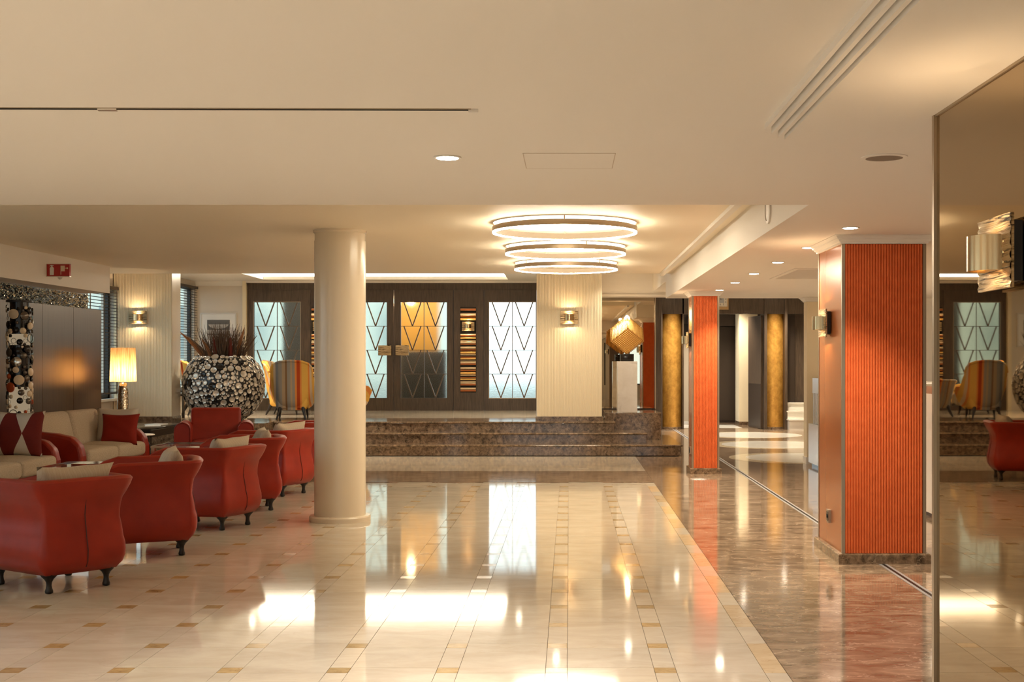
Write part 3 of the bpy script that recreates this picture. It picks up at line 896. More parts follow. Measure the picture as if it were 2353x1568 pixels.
# ------------------------------------------------------------------ bronze mirror pier in the right foreground
mp_ = thing('mirror_pier', 'tall bronze mirrored pier with slim metal edge in the right foreground', 'mirror', (1.297, 4.49, 0), 0.0065)
obj('mirror_glass', B(0.004, 0.012, -5.6, -0.012, 0.0, HC - 0.068).mesh(), 'bronze_mirror', mp_)
obj('core', B(0.012, 0.30, -5.6, -0.004, 0.0, HC - 0.062).mesh(), 'dark_wood', mp_)
obj('edge_trim', B(-0.006, 0.012, -0.022, 0.002, 0.0, HC - 0.062).mesh(), 'bronze_trim', mp_)
obj('top_trim', B(-0.002, 0.012, -5.6, -0.02, HC - 0.069, HC - 0.0605).mesh(), 'bronze_trim', mp_)

# ------------------------------------------------------------------ downlights, vent, speakers
def downlight(x, y, z, label, power=P_DOWN, r=0.052, col=None, ang=120):
    t = thing('downlight', label, 'downlight', (x, y, z), 0, 'recessed downlights')
    obj('trim_ring', MB().lathe([(r + .012, 0.002), (r + .012, -0.006), (r, -0.006), (r - 0.004, 0.002)], 24, (0, 0, 0), False).mesh(smooth=30), 'plastic_white', t)
    obj('lens', MB().cyl((0, 0, 0), r - .003, -0.0075, -0.003, 24).mesh(), 'down_light', t)
    lamp_spot('lamp_beam', (0, 0, -0.012), power, col or WARM, ang, 0.8 if ang > 100 else 1.0, 0.05, (0, 0, 0), t)
    return t
names_d = ['nearest downlight in the row above the large orange pillar', 'second downlight of the corridor row counting from the near end',
           'third downlight of the corridor row counting from the near end', 'fourth downlight of the corridor row counting from the near end',
           'fifth downlight of the corridor row counting from the near end', 'farthest downlight in the row just above the slim orange pillar']
for i, n in enumerate(names_d):
    downlight(1.96, 8.80 + i * 1.528, HC, n, P_DOWN * 0.70, 0.052, WARM, 92)
downlight(-0.557, 5.77, HC, 'single round downlight in the foreground lobby ceiling', P_DOWN, 0.052, NEUT)
for x, y, q in ((-3.4, 2.2, 'left of the camera'), (-0.5, 1.0, 'just above the camera'), (-3.4, -1.8, 'behind the camera, left row'), (-0.5, -2.2, 'behind the camera, middle row'), (-5.8, 0.5, 'by the left windows'),
                (-5.6, 5.2, 'left of the track end'), (3.4, 2.0, 'behind the mirror pier'), (3.4, -2.0, 'behind the mirror pier, far back'), (3.6, 6.2, 'right of the mirror edge')):
    downlight(x, y, HC, 'unseen added ceiling downlight ' + q, P_DOWN * (1.35 if x < -3 and y > 1 else 1.1), 0.052, NEUT)  # lamps out of view, added to even out the foreground light
for x, y, q in ((4.8, 10.5, 'near end'), (4.8, 13.5, 'middle'), (4.8, 16.5, 'far end')):
    downlight(x, y, HC, 'recessed downlight behind the reception desk at its ' + q)
for x, y, q in ((3.4, 21.5, 'over the nearest round inlay'), (3.4, 24.6, 'over the middle round inlay'), (3.6, 29.2, 'inside the lift passage'), (2.3, 27.0, 'added to light the gold column by the mirror'), (4.6, 27.0, 'added to light the gold column by the stairs')):
    downlight(x, y, HP + 0.02, 'recessed downlight in the lift lobby ' + q, P_DOWN * 1.4)  # the pair at the gold columns is added to brighten the gold
for x, y, q, k in ((-7.0, 22.3, 'near the blinds', 1.0), (-0.9, 22.6, 'right of the cove light', 1.3), (-3.2, 19.4, 'over the marble steps', 0.8), (-5.6, 22.3, 'over the planter', 1.0),
                   (-0.2, 19.5, 'before the wide ribbed column', 0.30), (0.95, 20.3, 'over the marble pedestal', 0.35)):
    downlight(x, y, HP, 'added hidden downlight above the raised platform ' + q, P_DOWN * k)  # hidden lamps, added to light the column, steps, pedestal and doors
sp = thing('ceiling_speaker', 'round grey ceiling speaker near the mirror edge', 'speaker', (1.44, 5.77, HC))
obj('rim', MB().lathe([(0.104, 0.001), (0.104, -0.004), (0.084, -0.007), (0.082, 0.0)], 40, (0, 0, 0), False).mesh(smooth=30), 'paint', sp)
obj('grille', MB().cyl((0, 0, 0), 0.083, -0.006, -0.001, 40).mesh(), 'grille', sp)
sp2 = thing('beam_speaker', 'round white speaker on the side of the corridor beam', 'speaker', (1.43, 9.03, 2.59))
RY = Matrix.Rotation(-PI / 2, 4, 'Y')
obj('rim', MB().lathe([(0.105, 0.0), (0.105, 0.012), (0.085, 0.018), (0.085, 0.006)], 32, (0, 0, 0), False).xf(RY).mesh(smooth=30), 'plastic_white', sp2)
obj('grille', MB().cyl((0, 0, 0), 0.085, 0.0, 0.012, 32).xf(RY).mesh(), 'plastic_white', sp2)
vt = thing('air_vent', 'square slatted air vent in the corridor ceiling', 'vent', (2.62, 13.45, HC))
obj('frame', MB().box(-.36, .36, -.80, -.74, -.008, 0).box(-.36, .36, .74, .80, -.008, 0).box(-.36, -.31, -.74, .74, -.008, 0).box(.31, .36, -.74, .74, -.008, 0).mesh(), 'paint', vt)
obj('backing', B(-.31, .31, -.74, .74, -.002, 0.001).mesh(), 'grille', vt)
for i in range(24):
    obj('slat', B(-.31, .31, -.73 + i * .0617, -.73 + i * .0617 + .03, -.008, -.002).mesh(), 'paint', vt)

# ------------------------------------------------------------------ ring pendants
for i, (yy, lab) in enumerate(((11.24, 'nearest and largest-looking of the three glowing ring lamps'), (13.5, 'middle glowing ring lamp of the three in a row'), (15.78, 'farthest glowing ring lamp of the three'))):
    t = thing('ring_lamp', lab, 'ceiling lamp', (-0.04, yy, HH), 0, 'ring lamps in a row')
    R = 0.645
    obj('band', MB().lathe([(R, -0.082), (R, -0.040), (R - .006, -0.040), (R - .006, -0.082), (R, -0.082)], 96, (0, 0, 0), False).mesh(smooth=40), 'bronze_trim', t)
    obj('diffuser', MB().lathe([(R - .002, -0.095), (R - .002, -0.082), (R - .024, -0.082), (R - .024, -0.095), (R - .002, -0.095)], 96, (0, 0, 0), False).mesh(smooth=40), 'ring_light', t)
    obj('inner_band', MB().lathe([(R - .024, -0.085), (R - .024, -0.032), (R - .028, -0.032), (R - .028, -0.085), (R - .024, -0.085)], 96, (0, 0, 0), False).mesh(smooth=40), 'perforated', t)
    obj('spill_cover', MB().lathe([(R - .005, -0.046), (R - .005, -0.042), (R - .026, -0.042), (R - .026, -0.046), (R - .005, -0.046)], 96, (0, 0, 0), False).mesh(smooth=40), 'bronze_trim', t)  # added to keep the diffuser's light off the ceiling
    obj('ceiling_plate', MB().cyl((0, 0, 0), R - 0.008, -0.006, -0.001, 96).mesh(), 'disc_light', t)
    obj('spill_rim', MB().lathe([(R - .008, -0.0065), (R - .004, -0.0065), (R - .004, 0.0), (R - .008, 0.0)], 96, (0, 0, 0), False).mesh(smooth=30), 'paint', t)  # added to stop the plate's edge lighting the ceiling sideways
    for k in range(4):
        a = -PI / 2 + k * PI / 2 + i * 0.35
        obj('stem', MB().cyl(((R - .012) * math.cos(a), (R - .012) * math.sin(a), 0), 0.006, -0.05, 0.0, 8).mesh(), 'bronze_trim', t)

# ------------------------------------------------------------------ glazed entrance wall
def framed(mb, x0, x1, z0, z1, gx0, gx1, gz0, gz1, y0, y1):
    mb.box(x0, gx0, y0, y1, z0, z1).box(gx1, x1, y0, y1, z0, z1).box(gx0, gx1, y0, y1, z0, gz0).box(gx0, gx1, y0, y1, gz1, z1)
    return mb
GZ0, GZ1 = 0.770, 2.682
def glazing(parent, gx0, gx1):
    w = (gx1 - gx0) / 2; h = (GZ1 - GZ0) / 4
    pm = B(-w / 2, w / 2, -0.004, 0.004, -h / 2, h / 2).mesh()
    vb = MB()
    for sx in (-1, 1):
        p0 = Vector((sx * w * 0.37, 0, h / 2)); p1 = Vector((0, 0, -h / 2))
        d = (p1 - p0).normalized(); nn = Vector((d.z, 0, -d.x)) * 0.0105
        vb.add([tuple(p0 + nn + Vector((0, -.014, 0))), tuple(p0 - nn + Vector((0, -.014, 0))), tuple(p1 - nn + Vector((0, -.014, 0))), tuple(p1 + nn + Vector((0, -.014, 0))),
                tuple(p0 + nn + Vector((0, .014, 0))), tuple(p0 - nn + Vector((0, .014, 0))), tuple(p1 - nn + Vector((0, .014, 0))), tuple(p1 + nn + Vector((0, .014, 0)))],
               [(0, 1, 2, 3), (4, 7, 6, 5), (0, 4, 5, 1), (1, 5, 6, 2), (2, 6, 7, 3), (3, 7, 4, 0)])
    vm = vb.mesh()
    for c in range(2):
        for r in range(4):
            loc = (gx0 + w * (c + .5), WF + 0.03, GZ0 + h * (r + .5))
            p = obj('pane', pm, 'frosted_glass', parent, loc)
            obj('v_bar', vm, 'came', p)
    for r in range(1, 4):
        obj('glazing_bar', B(gx0, gx1, WF + .016, WF + .044, GZ0 + h * r - .005, GZ0 + h * r + .005).mesh(), 'came', parent)
    obj('glazing_bar', B(gx0 + w - .006, gx0 + w + .006, WF + .016, WF + .044, GZ0, GZ1).mesh(), 'came', parent)
    obj('bead', framed(MB(), gx0 - .012, gx1 + .012, GZ0 - .012, GZ1 + .012, gx0, gx1, GZ0, GZ1, WF - .006, WF + .0).mesh(), 'bronze_trim', parent)
wd = struct('wall_entrance', MB().box(-6.43, -0.652, WF, WF + .08, 2.925, 3.30).box(-4.692 - .47, -4.692, WF, WF + .08, PF, 2.925).box(-2.311, -1.703, WF, WF + .08, PF, 2.925).mesh(), 'dark_wood')
obj('cornice_rail', B(-6.43, -0.652, WF - .012, WF, 2.93, 2.945).mesh(), 'dark_wood', wd)
for a in ((-2.30, -2.18), (-1.85, -1.715), (-5.15, -5.14), (-4.83, -4.70)):
    obj('stile', B(a[0], a[1], WF - .012, WF, PF, 2.925).mesh(), 'dark_wood', wd)
w1 = struct('window_9', framed(MB(), -6.43, -5.165, PF, 2.925, -6.30, -5.37, GZ0, GZ1, WF - .004, WF + .07).mesh(), 'dark_wood')
glazing(w1, -6.30, -5.37)
w2 = struct('window_10', framed(MB(), -1.70, -0.655, PF, 2.925, -1.599, -0.669, GZ0, GZ1, WF - .004, WF + .07).mesh(), 'dark_wood')
glazing(w2, -1.599, -0.669)
for i, (x0, x1, g0, g1, hx) in enumerate(((-4.689, -3.506, -4.562, -3.641, -3.672), (-3.498, -2.314, -3.363, -2.442, -3.325))):
    d = struct('door_%d' % (i + 1), framed(MB(), x0, x1, PF, 2.925, g0, g1, GZ0, GZ1, WF - .01, WF + .06).mesh(), 'dark_wood')
    glazing(d, g0, g1)
    obj('handle', rbox_mesh(0.262, 0.045, 0.20, 0.006, 2), 'hammered_brass', d, (hx, WF - .07, 1.72))
    obj('handle_post', B(hx - .03, hx + .03, WF - .05, WF, 1.69, 1.75).mesh(), 'black_metal', d)
    obj('hinge_line', B(x1 - .004 if i else x0, x1 if i else x0 + .004, WF - .014, WF - .01, PF, 2.92).mesh(), 'dark_gap', d)
# stacked dowel panels with a sconce
DOW = [(130, 30, 'stick_red'), (118, 14, 'stick_cream'), (196, 36, 'stick_cream'), (226, 18, 'stick_red'), (262, 36, 'stick_gold'), (478, 16, 'stick_cream'), (496, 14, 'stick_red'), (528, 24, 'stick_gold'),
       (562, 12, 'stick_cream'), (588, 28, 'stick_cream'), (612, 20, 'stick_red'), (660, 30, 'stick_cream'), (690, 20, 'stick_red'), (727, 30, 'stick_gold'), (757, 18, 'stick_cream'), (790, 14, 'stick_red'), (812, 24, 'stick_gold'),
       (845, 12, 'stick_cream'), (866, 22, 'stick_cream'), (888, 24, 'stick_red'), (943, 30, 'stick_cream'), (975, 22, 'stick_red'), (1012, 32, 'stick_gold'), (1040, 18, 'stick_cream'), (1072, 14, 'stick_red'), (1097, 24, 'stick_gold'),
       (1130, 12, 'stick_cream'), (1150, 22, 'stick_cream'), (1172, 24, 'stick_red'), (1226, 28, 'stick_cream'), (1256, 26, 'stick_red')]
for i, (xa, lab) in enumerate(((-2.172, 'stacked wooden dowel panel right of the double doors'), (-5.144, 'stacked wooden dowel panel left of the double doors behind the round column'))):
    t = thing('dowel_panel', lab, 'wall panel', (xa + 0.156, WF, 0), 0, 'dowel panels beside the doors')
    obj('tray', B(-.157, .157, -.004, 0, .88, 2.585).mesh(), 'dark_gap', t)
    for py, hh, mt in DOW:
        z = 1.5 + (831 - (690 + py / 6.03)) * 0.00869
        r = max(0.009, hh / 6.03 * 0.00869 / 2)
        obj('dowel', MB().lathe([(r, -.153), (r, .153)], 12).xf(Matrix.Rotation(PI / 2, 4, 'Y')).mesh(smooth=40), mt, t, (0, -0.006 - r * 0.7, z))
    sconce('brass sconce on the dowel panel ' + ('right of the double doors' if i == 0 else 'hidden behind the round column'), (xa + 0.156, WF - 0.004, 2.20), 0, 7.0, 0.85)

# vestibule and street beyond the glass
grd = struct('ground', B(-50, 0.44, 25.45, 70, -0.3, PF - 0.05).mesh(), 'asphalt')
ve = thing('amber_pillar', 'amber lit pillar seen blurred through the double doors', 'pillar', (-3.30, 27.6, PF - 0.05))
obj('shaft', B(-.50, .45, -.3, .3, 0, 3.0).mesh(), 'amber_wall', ve)
lamp_point('lamp_glow', (0.0, -1.3, 2.3), 18, WARM2, 0.08, ve)
v2 = thing('dark_pier', 'dark outer pier seen blurred through the left glazed panel', 'pier', (-5.5, 27.8, PF - 0.05))
obj('shaft', B(-.75, 0.45, -.25, .25, 0, 3.0).mesh(), 'dark_pier', v2)
v3 = thing('vestibule_bench', 'dark low counter seen blurred through the double doors', 'bench', (-3.10, 26.9, PF - 0.05))
obj('body', rbox_mesh(0.95, 0.4, 1.25, 0.03, 2), 'dark_pier', v3, (0, 0, 0.625))
sb = thing('street_building', 'pale facade across the street seen blurred through the glass', 'building', (-22, 58, PF - 0.05))
obj('facade', B(-24, 17.4, 0, 1.5, 0, 12).mesh(), 'facade', sb)
for i in range(12):
    obj('window', B(-22 + i * 3.2, -20.6 + i * 3.2, -.05, 0, 1.2, 3.6).mesh(), 'facade_glass', sb)
gl_ = struct('ground_garden', B(-40, -7.7, -30, 25.4, -0.4, -0.05).mesh(), 'asphalt')
gb = struct('ground_street', B(-40, 30, -40, -5.25, -0.4, -0.05).mesh(), 'asphalt')

# framed print on the far wall
fp = thing('framed_print', 'abstract grey print in a pale frame on the far wall', 'picture', (-7.0, WF, 2.13))
obj('frame', MB().box(-.36, .36, -.03, 0, -.34, -.315).box(-.36, .36, -.03, 0, .315, .34).box(-.36, -.335, -.03, 0, -.315, .315).box(.335, .36, -.03, 0, -.315, .315).mesh(), 'plastic_white', fp)
obj('mat_board', B(-.335, .335, -.012, -.002, -.315, .315).mesh(), 'sign_white', fp)
obj('print', B(-.225, .225, -.016, -.012, -.20, .20).mesh(), 'art_mid', fp)
obj('print_shape', B(-.225, .225, -.019, -.016, .11, .20).mesh(), 'art_grey', fp)
obj('print_shape', MB().prism_y([(-.225, .11), (-.225, -.0), (.225, -.0), (.225, .11), (.2, .11)] + [(.2 * math.cos(a), .11 - .09 * math.sin(a)) for a in [PI * k / 12 for k in range(1, 12)]] + [(-.2, .11)], -.019, -.016).mesh(), 'art_grey', fp)
obj('print_shape', B(-.225, .225, -.019, -.016, -.10, -.075).mesh(), 'art_grey', fp)

# ------------------------------------------------------------------ window blinds
def blind(label, y0, y1, z0, z1):
    t = thing('venetian_blind', label, 'blind', (WL + 0.07, (y0 + y1) / 2, z0), 0, 'venetian blinds')
    L_ = y1 - y0; mb = MB(); n = int((z1 - z0) / 0.05)
    for i in range(n):
        z = 0.03 + i * 0.05
        mb.add([(-.018, -L_ / 2, z - .003), (.018, -L_ / 2, z + .003), (.018, L_ / 2, z + .003), (-.018, L_ / 2, z - .003),
                (-.018, -L_ / 2, z - .001), (.018, -L_ / 2, z + .005), (.018, L_ / 2, z + .005), (-.018, L_ / 2, z - .001)],
               [(3, 2, 1, 0), (4, 5, 6, 7), (0, 1, 5, 4), (1, 2, 6, 5), (2, 3, 7, 6), (3, 0, 4, 7)])
    stuff(obj('slats', mb.mesh(), 'blind_slat', t))
    obj('head_rail', B(-.03, .03, -L_ / 2, L_ / 2, z1 - z0, z1 - z0 + .05).mesh(), 'blind_slat', t)
    obj('bottom_rail', B(-.026, .026, -L_ / 2, L_ / 2, -.005, .02).mesh(), 'blind_slat', t)
    for k in (0.06, 0.5, 0.94):
        obj('tape', B(.024, .028, -L_ / 2 + L_ * k - .018, -L_ / 2 + L_ * k + .018, 0, z1 - z0).mesh(), 'blind_slat', t)
blind('dark venetian blind beside the cream column and table lamp', 19.3, 20.6, 0.98, 2.66)
blind('dark venetian blind in the far corner behind the planter', 21.5, 25.0, 0.98, 2.93)

# ------------------------------------------------------------------ partition, frieze, column lamp, fire sign
PX = -6.45
pt = thing('panel_partition', 'dark satin wood panel partition behind the sofas', 'partition', (PX, 12.5, 0))
seams = [12.5, 13.55, 14.5, 15.45, 16.42, 17.40]
for a, b in zip(seams[:-1], seams[1:]):
    obj('panel', B(-.05, 0, a - 12.5 + .004, b - 12.5 - .004, 0, 2.205).mesh(), 'partition_wood', pt)
obj('core', B(-.06, -.012, 0, 4.89, 0, 2.19).mesh(), 'dark_gap', pt)
fz = thing('bead_frieze', 'glittering metallic bead frieze above the dark partition', 'frieze', (-6.62, 12.5, 2.19))
obj('backing', B(-.03, 0, 0, 4.86, 0, .25).mesh(), 'black_metal', fz)
rr = random.Random(11); mb = MB()
for i in range(2600):
    y = rr.uniform(0.02, 4.84); z = rr.uniform(0.0, 0.215) ** 1.0; a = rr.uniform(-.5, .5)
    s1 = rr.uniform(.010, .028); s2 = rr.uniform(.006, .011); tl = rr.uniform(-.6, .6)
    c = Vector((0.012, y, z + .01)); u = Vector((math.sin(tl) * .6, math.cos(a), math.sin(a))) * s1; v = Vector((rr.uniform(-.5, .5), -math.sin(a), math.cos(a))) * s2
    mb.add([c - u, c + v, c + u, c - v, c + Vector((.006, 0, 0))], [(0, 1, 4), (1, 2, 4), (2, 3, 4), (3, 0, 4), (3, 2, 1, 0)])
stuff(obj('beads', mb.mesh(), 'bead_silver', fz))
cl = thing('disc_column_lamp', 'tall cylindrical lamp clad in cream and black discs before the partition', 'floor lamp', (-6.04, 13.87, 0))
obj('core', MB().lathe([(0.10, 0.06), (0.10, 2.16)], 24).mesh(smooth=40), 'black_lacquer', cl)
obj('glow_tube', MB().lathe([(0.108, 0.55), (0.108, 1.22)], 24).mesh(smooth=40), 'tube_glow', cl)
obj('glow_tube', MB().lathe([(0.108, 1.68), (0.108, 1.80)], 24).mesh(smooth=40), 'tube_glow', cl)
obj('base', MB().cyl((0, 0, 0), 0.15, 0, 0.05, 32).mesh(smooth=40), 'black_metal', cl)
obj('top_ring', MB().lathe([(0.14, 2.15), (0.14, 2.17), (0.09, 2.17)], 32).mesh(smooth=40), 'black_metal', cl)
dm = MB().lathe([(0.5, -.006), (1.0, -.006), (1.0, .006), (0.9, .010)], 16).mesh(smooth=40)
ring_m = MB().tube([(math.cos(2 * PI * k / 16), math.sin(2 * PI * k / 16), 0) for k in range(16)], 0.09, 5, True).mesh(smooth=60)
rr = random.Random(5); placed = []
for _ in range(6000):
    r = rr.choice([.045, .04, .034, .028, .022, .018, .055]); a = rr.uniform(0, 2 * PI); z = rr.uniform(.12, 2.10)
    if all((min(abs(a - q[0]), 2 * PI - abs(a - q[0])) * .13) ** 2 + (z - q[1]) ** 2 > (r + q[2]) ** 2 * 0.9 for q in placed):
        placed.append((a, z, r))
        if len(placed) > 285: break
for k, (a, z, r) in enumerate(placed):
    mt = rr.choices(['disc_black', 'disc_cream', 'disc_grey', 'disc_silver', 'disc_red', 'disc_blue', None], [4, 5, 4, 2, .5, .4, 5])[0]
    M = Matrix.Rotation(a, 4, 'Z') @ Matrix.Rotation(PI / 2, 4, 'Y')
    e = M.to_euler()
    o = obj('disc' if mt else 'wire_ring', dm if mt else ring_m, mt or 'black_metal', cl, (math.cos(a) * .128, math.sin(a) * .128, z), e)
    o.scale = (r, r, 1.0 if mt else r)
fs_ = thing('extinguisher_sign', 'red fire extinguisher and hose sign mounted on the left beam', 'sign', (-5.96, 14.4, 2.54))
obj('box', B(0.0, 0.265, -.02, .02, -.068, .068).mesh(), 'sign_red', fs_)
obj('rail', B(0.0, 0.268, -.024, .024, .068, .074).mesh(), 'steel', fs_)
obj('rail', B(0.0, 0.268, -.024, .024, -.074, -.068).mesh(), 'steel', fs_)
obj('rail', B(-.0, .008, -.024, .024, -.068, .068).mesh(), 'steel', fs_)
ext = [(-.022, -.055), (.022, -.055), (.024, .02), (.014, .038), (.006, .042), (.006, .05), (.022, .052), (.020, .058), (-.01, .060), (-.028, .046), (-.024, .044), (-.008, .050), (-.006, .042), (-.014, .038), (-.024, .02)]
obj('pictogram', MB().prism_y([(x + .065, z) for x, z in ext], -.0225, -.02).mesh(), 'sign_white', fs_)
obj('pictogram', MB().box(.165, .213, -.0225, -.02, -.012, .052).box(.165, .172, -.0225, -.02, -.05, -.012).box(.213, .232, -.0225, -.02, .020, .026).mesh(), 'disc_cream', fs_)
obj('pictogram', MB().lathe([(.010, 0), (.010, .0025)], 12).xf(Matrix.Rotation(PI / 2, 4, 'X')).mesh(), 'disc_cream', fs_, (.240, -.02, .023))
obj('bracket', MB().lathe([(.028, -.02), (.02, -.035), (.006, -.045)], 16).mesh(smooth=50), 'plastic_white', fs_, (.15, 0, -.06))

# ------------------------------------------------------------------ pedestal with faceted lamp
pl = thing('stone_plinth', 'low dark marble plinth carrying the white pedestal', 'plinth', (1.12, 22.0, 0.182))
obj('block', MB().rect_loft(-.51, .43, -.70, .66, [(0, 0), (0, .443), (-.006, .451)]).mesh(), 'dark_stone', pl)
pd = thing('marble_pedestal', 'white veined marble pedestal on the dark plinth', 'pedestal', (0.985, 21.54, 0.633))
obj('shaft', MB().rect_loft(-.168, .168, -.168, .168, [(-.003, 0), (0, .004), (0, .866), (-.004, .87)]).mesh(), 'white_marble', pd)
cb = thing('cube_lamp', 'glowing golden beaded cube lamp balanced on a corner on the pedestal', 'table lamp', (0.985, 21.54, 1.503))
obj('base', rbox_mesh(0.23, 0.16, 0.125, 0.004, 1), 'black_lacquer', cb, (0.0, 0, 0.0625))
E = 0.385; N = 12
# cube standing on a corner: body diagonal upright, an upper edge towards the viewer
diag = Vector((1, 1, 1)).rotation_difference(Vector((0, 0, 1))).to_matrix().to_4x4()
ed_ = diag @ Vector((1, 1, -1))
Mx = Matrix.Rotation(-PI / 2 - math.atan2(ed_.y, ed_.x), 4, 'Z') @ diag
hb = E * math.sqrt(3) / 2
def face_beads():
    mb = MB(); s = 0.0155
    for ax in range(3):
        for sg in (-1, 1):
            for i in range(N + 1):
                for j in range(N + 1):
                    c = [0, 0, 0]; c[ax] = sg * E / 2; c[(ax + 1) % 3] = -E / 2 + E * i / N; c[(ax + 2) % 3] = -E / 2 + E * j / N
                    c = Vector(c)
                    vs = [c + Vector(v) * s for v in ((1, 0, 0), (-1, 0, 0), (0, 1, 0), (0, -1, 0), (0, 0, 1), (0, 0, -1))]
                    mb.add(vs, [(0, 2, 4), (2, 1, 4), (1, 3, 4), (3, 0, 4), (2, 0, 5), (1, 2, 5), (3, 1, 5), (0, 3, 5)])
    return mb.xf(Mx).xf(Matrix.Translation((0, 0, .115 + hb)))
stuff(obj('beads', face_beads().mesh(), 'lamp_gold', cb))
mb = MB()
for ax in range(3):
    for sg in (-1, 1):
        for i in range(N + 1):
            for (b1, b2) in (((ax + 1) % 3, (ax + 2) % 3), ((ax + 2) % 3, (ax + 1) % 3)):
                p = [0, 0, 0]; q = [0, 0, 0]
                p[ax] = q[ax] = sg * E / 2; p[b1] = q[b1] = -E / 2 + E * i / N; p[b2] = -E / 2; q[b2] = E / 2
                mb.tube([p, q], 0.0035, 4)
stuff(obj('lattice', mb.xf(Mx).xf(Matrix.Translation((0, 0, .115 + hb))).mesh(), 'lamp_gold', cb))
ic = MB().box(-E * .47, E * .47, -E * .47, E * .47, -E * .47, E * .47).xf(Mx).xf(Matrix.Translation((0, 0, .115 + hb)))
obj('glow_core', ic.mesh(), 'cube_core', cb)
hot = MB().box(E * .14, E * .482, E * .14, E * .482, E * .14, E * .482).xf(Mx).xf(Matrix.Translation((0, 0, .115 + hb)))
obj('hot_core', hot.mesh(), 'cube_hot', cb)
obj('bulb', MB().lathe([(.05, -.05), (.045, -.02), (.012, .02)], 12).mesh(smooth=50), 'bulb', cb, (0, -.02, .115 + 2 * hb - .015))
lamp_point('lamp_glow', (0, -.34, .115 + 2 * hb + 0.02), 2.5, WARM2, .03, cb)  # added light in front of the cube, brightening its upper faces

# ------------------------------------------------------------------ planter of shell discs
pn = thing('disc_planter', 'large black globe planter covered in pearly discs', 'planter', (-5.82, 21.25, PF))
RP = 0.665; CZ = 0.575
prof = []
for k in range(25):
    t = -1.08 + (1.08 + 0.86) * k / 24
    prof.append((RP * math.cos(t), CZ + RP * 0.98 * math.sin(t)))
prof = [(0.2, 0.0)] + [(r, max(z, 0.0)) for r, z in prof] + [(prof[-1][0] - .04, prof[-1][1]), (prof[-1][0] - .06, prof[-1][1] - .12), (0.01, prof[-1][1] - .12)]
obj('bowl', MB().lathe(prof, 64).mesh(smooth=60), 'planter_black', pn)
sd = MB().lathe([(0.05, .10), (0.45, .12), (0.75, .19), (0.94, .30), (1.0, .34), (1.0, .12), (0.95, 0.0)], 18).mesh(smooth=50)
rr = random.Random(21); placed = []
sizes = [.058] * 40 + [.049] * 80 + [.040] * 110 + [.031] * 140 + [.021] * 280 + [.013] * 460
sizes_list = sizes
for r in sizes_list:
    for _ in range(60):
        t = rr.uniform(-1.02, 0.84); a = rr.uniform(0, 2 * PI)
        if rr.random() > math.cos(t): continue
        p = Vector((math.cos(t) * math.cos(a), math.cos(t) * math.sin(a), math.sin(t)))
        if all((p - q).length * RP > (r + s) * 0.98 for q, s in placed):
            placed.append((p, r)); break
vd = (Vector((0, 0, 1.5)) - Vector((-5.82, 21.25, PF + CZ))).normalized()
front = sorted(placed, key=lambda q: -(q[1] * (1 if q[0].dot(vd) > 0.05 else 0.01)))
rest = MB()
tmp = [(v.co.copy()) for v in sd.vertices]; tf = [tuple(p.vertices) for p in sd.polygons]
for k, (p, r) in enumerate(front):
    q = p.to_track_quat('Z', 'Y'); loc = Vector((p.x * RP, p.y * RP, CZ + p.z * RP * .98))
    mt = 'disc_black' if rr.random() < 0.09 and r > .025 else 'shell_disc'
    if k < 290:
        o = obj('shell_disc', sd, mt, pn, loc, (q.to_matrix() @ Matrix.Rotation(rr.uniform(-.12, .12), 3, 'X') @ Matrix.Rotation(rr.uniform(-.12, .12), 3, 'Y')).to_euler())
        o.scale = (r, r, r)
    else:
        rest.add([loc + (q @ (v * r)) for v in tmp], tf)
stuff(obj('small_discs', rest.mesh(smooth=50), 'shell_disc', pn))
da = thing('dried_branches', 'spiky arrangement of dried brown twigs and bark in the disc planter', 'dried plant', (-5.82, 21.25, PF + CZ + 0.42))
rr = random.Random(8); mb = MB()
for k in range(330):
    a = rr.uniform(0, 2 * PI); r0 = rr.uniform(0, .33)
    lean = rr.uniform(.05, .75) * (0.35 + r0 * 2.2); ln = rr.uniform(.38, .66) * (1.0 - 0.12 * lean)
    p = Vector((r0 * math.cos(a), r0 * math.sin(a), 0)); a2 = a + rr.uniform(-.7, .7)
    d = Vector((math.cos(a2) * lean, math.sin(a2) * lean, 1)).normalized(); pts = [p.copy()]
    for s in range(5):
        d = (d + Vector((rr.uniform(-.13, .13), rr.uniform(-.13, .13), rr.uniform(-.05, .06)))).normalized()
        p = p + d * ln / 5; pts.append(p.copy())
    r = rr.uniform(.004, .009)
    mb.tube(pts, [r, r * .9, r * .8, r * .6, r * .45, r * .2], 4)
stuff(obj('twigs', mb.mesh(), 'twig', da))
for k, (ax, ay, lean, ln, w, mt) in enumerate(((-.25, -.1, -.95, .62, .055, 'bark_orange'), (-.12, -.2, -.55, .42, .05, 'bark_orange'), (-.06, -.25, -.1, .42, .035, 'bark_red'), (.16, -.2, .06, .40, .045, 'bark_red'), (.22, -.1, .35, .60, .04, 'bark_orange'),
                                                (-.2, .0, -1.0, .55, .04, 'twig'), (.30, -.1, .75, .50, .03, 'twig'), (.02, -.2, .2, .5, .03, 'twig'))):
    vs = []; fs = []
    for s in range(7):
        t = s / 6; wd_ = w * (1 - t) ** .6 + .003
        c = Vector((ax + lean * ln * t * .8, ay - .05 * t, ln * t * (1 - .2 * abs(lean) * t)))
        vs += [c + Vector((-wd_, .01, 0)), c + Vector((0, -.022 * (1 - t), 0)), c + Vector((wd_, .01, 0))]
    for s in range(6):
        fs += [(s * 3, s * 3 + 1, s * 3 + 4, s * 3 + 3), (s * 3 + 1, s * 3 + 2, s * 3 + 5, s * 3 + 4), (s * 3 + 2, s * 3, s * 3 + 3, s * 3 + 5)]
    obj('bark_strip', MB().add(vs, fs).mesh(smooth=40), mt, da)

